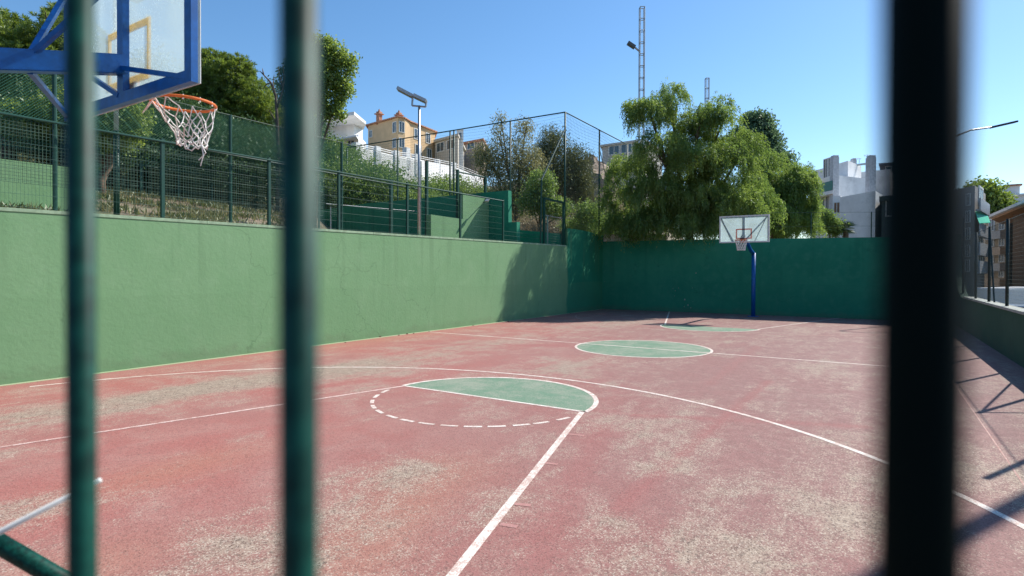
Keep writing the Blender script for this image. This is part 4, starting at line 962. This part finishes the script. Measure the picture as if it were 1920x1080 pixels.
for (x0, d1, y0), (x1, d2, y1) in zip(pts[1:-1], pts[2:]):
    for dy in (3, 6.5): mb.tube(at(x0, y0-dy, d1), at(x1, y1-dy, d2), .04, 5)
mb.build('railing', M_WHITEWALL, tw)
# further villas
def box_house(name, label, pl, z0, z1, mat, wins=(), roofm=None, rk=.4, rh=.35):
    z0 = min([z0]+[hgt(*p)-.6 for p in pl])
    h = thing(name, label, 'house' if 'villa' in name or 'cottage' in name else 'building', (pl[0][0], pl[0][1], z0))
    prism_b('wall', pl, z0, z1, mat, h); mb = MB(); mb.prism(offset_plan(pl, rk), z1+.003, z1+rh); mb.build('roof', roofm or mat, h)
    for i, u, z, wd, ht in wins:
        P, Q = pl[i], pl[(i+1) % len(pl)]; wnd(h, P, Q, u, z, wd, ht, out=toward_cam(P, Q))
    return h
box_house('villa', 'low pale villa with green shaded windows right of the yellow villa', [xy(815, 86), xy(858, 82), xy(870, 92), xy(830, 100)], zat(320, 84), zat(263, 84), simple('pale_render', (.55, .5, .42), .85, var=.06), [(0, .25, zat(282, 84), 1.6, 1.2), (0, .7, zat(282, 84), 1.6, 1.2)])
box_house('cottage', 'little white chimney like house top behind the net posts', [xy(856, 84), xy(868, 84), xy(868, 90), xy(856, 90)], zat(300, 84), zat(246, 84), M_WHITEWALL, [(0, .5, zat(262, 84), .35, .9)], rh=.15, rk=.12)
box_house('villa', 'low house with reddish flat roof on the ridge beyond the net posts', [xy(868, 96), xy(905, 93), xy(912, 100), xy(872, 106)], zat(320, 95), zat(270, 95), simple('tan_render', (.5, .4, .32), .85), [(0, .4, zat(280, 95), 1.5, 1.0)], M_TILE)
box_house('villa', 'beige house half hidden behind the big pepper tree on the ridge', [xy(1128, 88), xy(1205, 84), xy(1240, 92), xy(1140, 100)], zat(330, 88), zat(276, 88), simple('beige_render', (.5, .47, .42), .85), [(0, .3, zat(292, 88), 1.6, 1.2), (0, .6, zat(292, 88), 1.6, 1.2)], rh=.3)
# rocky outcrop
mb = MB(); rr = random.Random(5); c0 = at(1105, 335, 60); n1, n2 = 12, 22; vv = []
for i in range(n1+1):
    for j in range(n2):
        ph = pi*i/n1*.5; a = 2*pi*j/n2; k = rr.uniform(.9, 1.08); vv.append((c0.x+3.6*cos(a)*cos(ph)*k, c0.y+3.6*sin(a)*cos(ph)*k, c0.z-5.2+7.2*sin(ph)*k))
mb.add(vv, [(i*n2+j, i*n2+(j+1) % n2, (i+1)*n2+(j+1) % n2, (i+1)*n2+j) for i in range(n1) for j in range(n2)])
rk = mb.build('rock_outcrop', simple('sandy_rock', (.42, .32, .24), .95, var=.25, scale=1.2, dirt=(.22, .16, .12), fine=2)); tag(rk, 'bare tan rock outcrop on the slope right of the corner post', 'rock')

# white building right of the pepper trees
D = 60
wb = thing('apartment_building', 'white stepped apartment building with tall chimneys right of the pepper trees', 'building', (*xy(1600, D), .3))
M_W2 = simple('apartment_white_render', (.8, .8, .79), .85, var=.05, scale=.8, dirt=(.5, .5, .5))  # plain white render with grey dirt patches
def blk(name, pl, z0, z1, mat=M_W2, parent=wb): return prism_b(name, pl, z0, z1, mat, parent)
w_low = [xy(1573, 50), xy(1640, 46), xy(1668, 52), xy(1600, 60)]
blk('wall', w_low, .2, zat(362, 48))
w_mid = [xy(1524, 62), xy(1560, 57), xy(1640, 60), xy(1632, 70), xy(1540, 72)]
blk('wall', w_mid, .2, zat(329, 58))
w_top = [xy(1525, 66), xy(1588, 60), xy(1613, 63), xy(1600, 76), xy(1530, 78)]
blk('wall', w_top, zat(329, 58)+.003, zat(303, 61))
w_back = [xy(1608, 68), xy(1668, 66), xy(1680, 74), xy(1612, 78)]
blk('wall', w_back, .2, zat(318, 67))
P, Q = w_top[0], w_top[1]
for u in (.38, .5): wnd(wb, P, Q, u, zat(326, 62), .8, 2.0, out=toward_cam(P, Q))
P, Q = w_low[0], w_low[1]
for px, dd, yt, yb, ww in [(1568, 56, 292, 375, 11), (1637, 50, 292, 372, 12), (1603, 66, 297, 318, 7)]:
    q0, q1 = at(px-ww/2, yt, dd), at(px+ww/2, yt, dd); mb = MB(); wdv = Vector((q1.x-q0.x, q1.y-q0.y, 0)); nv = Vector((FW.x, FW.y, 0))*.6
    mb.obox((q0.x, q0.y, zat(yb, dd)-2), wdv, nv, Vector((0, 0, zat(yt, dd)-zat(yb, dd)+2))); 
    for k in range(3): mb.obox(Vector((q0.x, q0.y, zat(yt, dd)+.003))+wdv*(.08+.32*k), wdv*.2, nv*.9, Vector((0,0,.16)))
    mb.build('chimney', simple('grey_render', (.5, .51, .53), .85), wb)
# balcony with green glass
q = [xy(1513, 60), xy(1560, 55.8), xy(1561, 57), xy(1514, 61.5)]
mb = MB(); mb.prism(q, zat(364, 57), zat(358, 57)); mb.prism([xy(1505, 61), xy(1530, 57), xy(1531, 60), xy(1506, 64)], zat(335, 60), zat(331, 60)); mb.build('balcony', M_WHITEWALL, wb)
mb = MB(); mb.prism([xy(1530, 58.4), xy(1559, 55.9), xy(1559.3, 56.1), xy(1530, 58.6)], zat(357, 57), zat(340, 57)); mb.build('balcony_glass', simple('green_glass', (.02, .2, .17), .3), wb)
blk('wall', [xy(1520, 61), xy(1559, 57.2), xy(1570, 60), xy(1530, 66)], .2, zat(362, 58))
P, Q = xy(1520, 61), xy(1559, 57.2)
for u in (.2, .4, .6, .8): wnd(wb, P, Q, u, zat(392, 58), .5, 1.6, out=toward_cam(P, Q))
P, Q = xy(1560, 54), xy(1575, 53.5); blk('wall', [P, Q, xy(1580, 58), xy(1562, 58)], .2, zat(366, 54)); wnd(wb, P, Q, .55, zat(397, 54), .45, .9, out=toward_cam(P, Q), gm=simple('brown_blind', (.25, .14, .08)))
# aerials
mb = MB()
for px, y0, y1 in [(1611, 306, 296), (1627, 318, 290)]:
    mb.tube(at(px, y0, 62), at(px, y1, 62), .03, 5); mb.tube(at(px-7, y1+2, 62), at(px+5, y1, 62), .02, 4)
    for k in range(4): mb.tube(at(px-6+k*3, y1, 62), at(px-6+k*3, y1+4, 62), .015, 4)
mb.beam(at(1598, 310, 62), at(1636, 306, 62), .2, .2); mb.build('aerial', M_GALV, wb)
# dark neighbouring block behind the wide bar
box_house('apartment_building', 'dark flat roofed block just left of the wide blurred bar', [xy(1648, 80), xy(1720, 78), xy(1735, 90), xy(1660, 92)], .2, zat(307, 79), simple('dark_render', (.16, .16, .18), .85), [(0, .3, zat(330, 79), 1.2, 1.5)])
box_house('apartment_building', 'dark lower block beneath the dark flat roofed one beside the wide bar', [xy(1652, 44), xy(1735, 42), xy(1740, 48), xy(1655, 50)], .2, zat(372, 43), simple('dim_green_render', (.1, .13, .12), .85), [(0, .3, zat(400, 43), 1, 1.2)])
# grey block with green awning
GA = [xy(1690, 52), xy(1826, 43), xy(1846, 47.5), xy(1760, 60)]
ga = thing('apartment_building', 'grey apartment block with green awning at the right edge', 'building', (*GA[1], -1.7))
prism_b('wall', GA, -1.8, zat(347, 43.5), simple('grey_taupe_render', (.33, .31, .29), .9, var=.06, scale=.7), ga)
P, Q = GA[0], GA[1]; oc = toward_cam(P, Q)
for zz in (381, 413, 445, 477, 505): wnd(ga, P, Q, .93, zat(zz, 43.5), .35, .8, out=oc)
P, Q = GA[1], GA[2]; oc = toward_cam(P, Q); dv = Vector((Q[0]-P[0], Q[1]-P[1], 0)); nv = Vector((dv.y, -dv.x, 0)).normalized()*oc
wnd(ga, P, Q, .5, zat(383, 45), 2.2, 1.35, out=oc, gm=simple('pale_reflecting_glass', (.45, .55, .6), .2))
for k, zz in enumerate((398, 442, 477, 510)):
    mb = MB(); a = Vector((P[0], P[1], zat(zz, 45))); mb.obox(a+nv*.05, dv*.9, nv*.3, Vector((0,0,.12))); mb.obox(a+nv*.27, dv*.9, nv*.08, Vector((0,0,.95))); mb.build('balcony', simple('balcony_grey', (.38, .4, .42)), ga)
    if k: wnd(ga, P, Q, .5, zat(zz, 45)+.3, 2.2, 1.6, out=oc, gm=simple('deep_green_shutter', (.03, .09, .08)))
mb = MB(); q4 = [at(1828, 396, 43.2), at(1850, 398, 46.4), at(1857, 417, 45.2), at(1836, 418, 42)]; dn = Vector((.0, 0, -.04))
mb.add(q4+[v+dn for v in q4], [(0,1,2,3),(7,6,5,4),(0,3,7,4),(1,5,6,2),(3,2,6,7),(0,4,5,1)]); mb.build('awning', simple('green_awning', (.015, .55, .36), .7, var=.05), ga)
# beige balcony tower and brick building
BA = [xy(1846, 62), xy(1892, 58), xy(1915, 66), xy(1860, 72)]
ba = thing('apartment_building', 'tan apartment tower with stacked balconies between grey block and brick building', 'building', (*BA[0], -1.7))
prism_b('wall', BA, -1.8, zat(396, 60), simple('tan_wall', (.4, .3, .2), .9, var=.08), ba)
P, Q = BA[0], BA[1]; oc = toward_cam(P, Q); dv = Vector((Q[0]-P[0], Q[1]-P[1], 0)); nv = Vector((dv.y, -dv.x, 0)).normalized()*oc
for k, zz in enumerate((432, 462, 492, 520, 545)):
    for u in (.3, .72): wnd(ba, P, Q, u, zat(zz, 60)+.25, .8, 1.1, out=oc)
    mb = MB(); mb.obox(Vector((P[0], P[1], zat(zz, 60)-.75))+dv*.12+nv*.05, dv*.76, nv*.5, Vector((0,0,.8))); mb.build('balcony', simple('balcony_tan', (.5, .36, .25) if k % 2 else (.45, .42, .4)), ba)
m, t, b, o_ = nodemat('brown_brick'); br = t.nodes.new('ShaderNodeTexBrick'); tc = t.nodes.new('ShaderNodeTexCoord'); mp = t.nodes.new('ShaderNodeMapping')
sp_ = t.nodes.new('ShaderNodeSeparateXYZ'); cb_ = t.nodes.new('ShaderNodeCombineXYZ'); t.links.new(geo(t), sp_.inputs[0]); t.links.new(mth(t, 'SUBTRACT', sp_.outputs[0], sp_.outputs[1]), cb_.inputs[0]); t.links.new(sp_.outputs[2], cb_.inputs[1])
t.links.new(cb_.outputs[0], br.inputs['Vector']); br.inputs['Scale'].default_value = 2.6; br.inputs['Color1'].default_value = (.22, .13, .08, 1); br.inputs['Color2'].default_value = (.17, .11, .075, 1); br.inputs['Mortar'].default_value = (.3, .25, .2, 1)
t.links.new(br.outputs[0], b.inputs['Base Color']); b.inputs['Roughness'].default_value = .9; M_BRICK = m
BB = [xy(1898, 50), xy(2100, 40), xy(2150, 58), xy(1925, 66)]
bb_ = thing('brick_building', 'brown brick building with wide flat roof overhang at the right edge', 'building', (*BB[0], -1.7))
prism_b('wall', BB, -1.8, zat(396, 50), M_BRICK, bb_)
rf_ = [xy(1853, 54), xy(1925, 42), xy(2150, 36), xy(2180, 60), xy(1915, 72)]
mb = MB(); mb.prism(rf_, zat(396, 50)+.003, zat(391, 50)); rfo = mb.build('roof', M_WHITEWALL, bb_)
mb = MB(); mb.prism([xy(1858, 54.6), xy(1926, 43), xy(2140, 37), xy(2170, 59), xy(1916, 71)], zat(396, 50)-.16, zat(396, 50)); mb.build('soffit', simple('orange_brown_boards', (.42, .22, .1)), rfo)
P, Q = BB[0], BB[1]; wnd(bb_, P, Q, .75, .5, 1.6, 1.4, out=toward_cam(P, Q))
box_house('apartment_building', 'distant white building with a roof chimney above the brick building', [xy(1884, 108), xy(1960, 104), xy(1975, 120), xy(1890, 122)], -1.7, zat(363, 106), M_WHITEWALL, [(0, .15, zat(385, 106), 1.4, 1.2), (0, .4, zat(385, 106), 1.4, 1.2)])
mb = MB(); q0 = at(1897, 350, 108); mb.box((q0.x-1, q0.y-1, zat(366, 108)), (q0.x+1, q0.y+1, q0.z)); hh = thing('roof_turret', 'small square turret on the distant white building', 'turret', (q0.x, q0.y, zat(366, 108))); mb.build('shaft', M_WHITEWALL, hh); mb = MB(); mb.box((q0.x-1.3, q0.y-1.3, q0.z+.003), (q0.x+1.3, q0.y+1.3, q0.z+.3)); mb.build('cap', M_TILE, hh)

# street behind the right wall
mb = MB(); mb.add([(-20, -70, -1.05), (120, -70, -1.05), (120, -9, -1.05), (-20, -9, -1.05)], [(0,1,2,3)])
st = mb.build('street', simple('asphalt', (.06, .06, .06), .9, var=.15, scale=3)); tag(st, kind='structure')

# ------------------------------------------------------------------ cars
def vehicle(name, label, cat, px, d, rot, L_, prof, wy, colr, glass, wheels, group='vehicles parked along the street'):
    p = xy(px, d); T = thing(name, label, cat, (p[0], p[1], -1.045), group); T.rotation_euler = (0, 0, rot)
    ORG[T.name] = Vector((0, 0, 0)); H = wy/2
    m_ = simple(name+'_paint', colr, .25, .2, var=.03, spec=.6)
    mb = MB(); mb.slab_y(prof, -H, H); mb.build('body', m_, T, bevel=.06)
    for g_ in glass:
        for s in (-1, 1):
            mb = MB(); y = s*H; mb.slab_y(g_, min(y, y+s*.012), max(y, y+s*.012)); mb.build('side_window', M_CARGLASS, T)
    # windscreens follow the sloping profile edges
    for i in range(len(prof)):
        (x0, z0), (x1, z1) = prof[i], prof[(i+1) % len(prof)]
        if min(z0, z1) > prof[0][1]+.5 and abs(z1-z0) > .28 and abs(x1-x0) > .12:
            a = Vector((x0, 0, z0)).lerp(Vector((x1, 0, z1)), .08); b_ = Vector((x0, 0, z0)).lerp(Vector((x1, 0, z1)), .92); n_ = Vector((-(b_-a).z, 0, (b_-a).x)).normalized()
            if n_.z < 0: n_ = -n_
            mb = MB(); mb.obox(a-Vector((0, H*.82, 0))-n_*.002, b_-a, Vector((0, H*1.64, 0)), n_*.014); mb.build('windscreen', M_CARGLASS, T)
    for x in wheels:
        for s in (-1, 1):
            mb = MB(); mb.tube((x, s*(H-.2), .32), (x, s*(H+.015), .32), .32, 20); w_ = mb.build('wheel', M_TYRE, T); mb = MB(); mb.tube((x, s*(H+.016), .32), (x, s*(H+.03), .32), .19, 14); mb.build('rim', M_GALV, w_)
    for s in (-1, 1):
        mb = MB(); mb.box((L_/2-.06, s*H*.72-.16, .62), (L_/2+.015, s*H*.72+.16, .78)); mb.build('headlight', M_GLASS, T)
    return T
car_prof = [(-2.05, .3), (-2.1, .62), (-2.0, .92), (-1.65, .98), (-1.15, 1.42), (.15, 1.46), (.95, .98), (1.9, .86), (2.1, .62), (2.08, .3)]
car_glass = [[(-1.4, 1.0), (-1.08, 1.34), (-.35, 1.38), (-.35, 1.0)], [(-.28, 1.0), (-.28, 1.38), (.12, 1.38), (.75, 1.0)]]
van_prof = [(-2.6, .35), (-2.65, 1.0), (-2.55, 2.05), (1.1, 2.12), (1.75, 1.3), (2.5, 1.05), (2.62, .7), (2.6, .35)]
van_glass = [[(.4, 1.2), (.4, 1.85), (1.05, 1.85), (1.5, 1.25)]]
vr = atan2(R0.y, R0.x)
vehicle('van', 'white delivery van parked behind the low right wall', 'van', 1912, 36, vr+.3, 5.2, van_prof, 1.9, (.7, .72, .75), van_glass, (-1.6, 1.65))
vehicle('parked_car', 'silver blue car parked in front of the white van, nearest the wall', 'car', 1912, 27.5, vr+.5, 4.2, car_prof, 1.75, (.25, .33, .42), car_glass, (-1.3, 1.3))
vehicle('parked_car', 'pale grey car parked left of the white van behind the fence posts', 'car', 1836, 31, vr+.6, 4.2, car_prof, 1.75, (.5, .52, .55), car_glass, (-1.3, 1.3))
vehicle('parked_car', 'dark car parked at the right edge beyond the fence', 'car', 1965, 24, vr+.3, 4.2, car_prof, 1.75, (.08, .09, .12), car_glass, (-1.3, 1.3))

# few small things lying on the court
def scrap(px, py, s, label, mt):
    p = on_z(px, py); mb = MB(); n = 7
    top = [(p.x+s*cos(2*pi*k/n)*random.uniform(.6, 1), p.y+s*.6*sin(2*pi*k/n)*random.uniform(.6, 1), .012+random.uniform(0, .02)) for k in range(n)]
    mb.add([(x, y, .001) for x, y, z in top]+top, [tuple(range(n-1, -1, -1)), tuple(range(n, 2*n))]+[(i, (i+1) % n, n+(i+1) % n, n+i) for i in range(n)])
    tag(mb.build('dry_leaf', mt), label, 'leaf', 'bits of dry leaf lying on the court')
ml = simple('dry_leaf_brown', (.1, .05, .03), .9)
scrap(712, 632, .06, 'dark dry leaf lying by the foot of the sunlit wall', ml)
for k in range(26):
    x = random.uniform(6, 26); p = Vector((x, YL-random.uniform(.04, .3)**1.0, 0)) if k < 15 else Vector((XF-random.uniform(.05, .5), random.uniform(-5, 6.8), 0))
    mb = MB(); r_ = random.uniform(.02, .05); n = 6; a0 = random.uniform(0, 6)
    top = [(p.x+r_*cos(2*pi*j/n+a0)*random.uniform(.6, 1.1), p.y+r_*.6*sin(2*pi*j/n+a0), .008+random.uniform(0, .02)) for j in range(n)]
    mb.add([(x_, y_, .0045) for x_, y_, z_ in top]+top, [tuple(range(n-1, -1, -1)), tuple(range(n, 2*n))]+[(i, (i+1) % n, n+(i+1) % n, n+i) for i in range(n)])
    tag(mb.build('dry_leaf', ml), 'small dry leaf in the litter along the foot of the green walls', 'leaf', 'leaf litter along the wall foot')
scrap(1893, 648, .1, 'dark leaf in the shade at the foot of the right wall', ml)
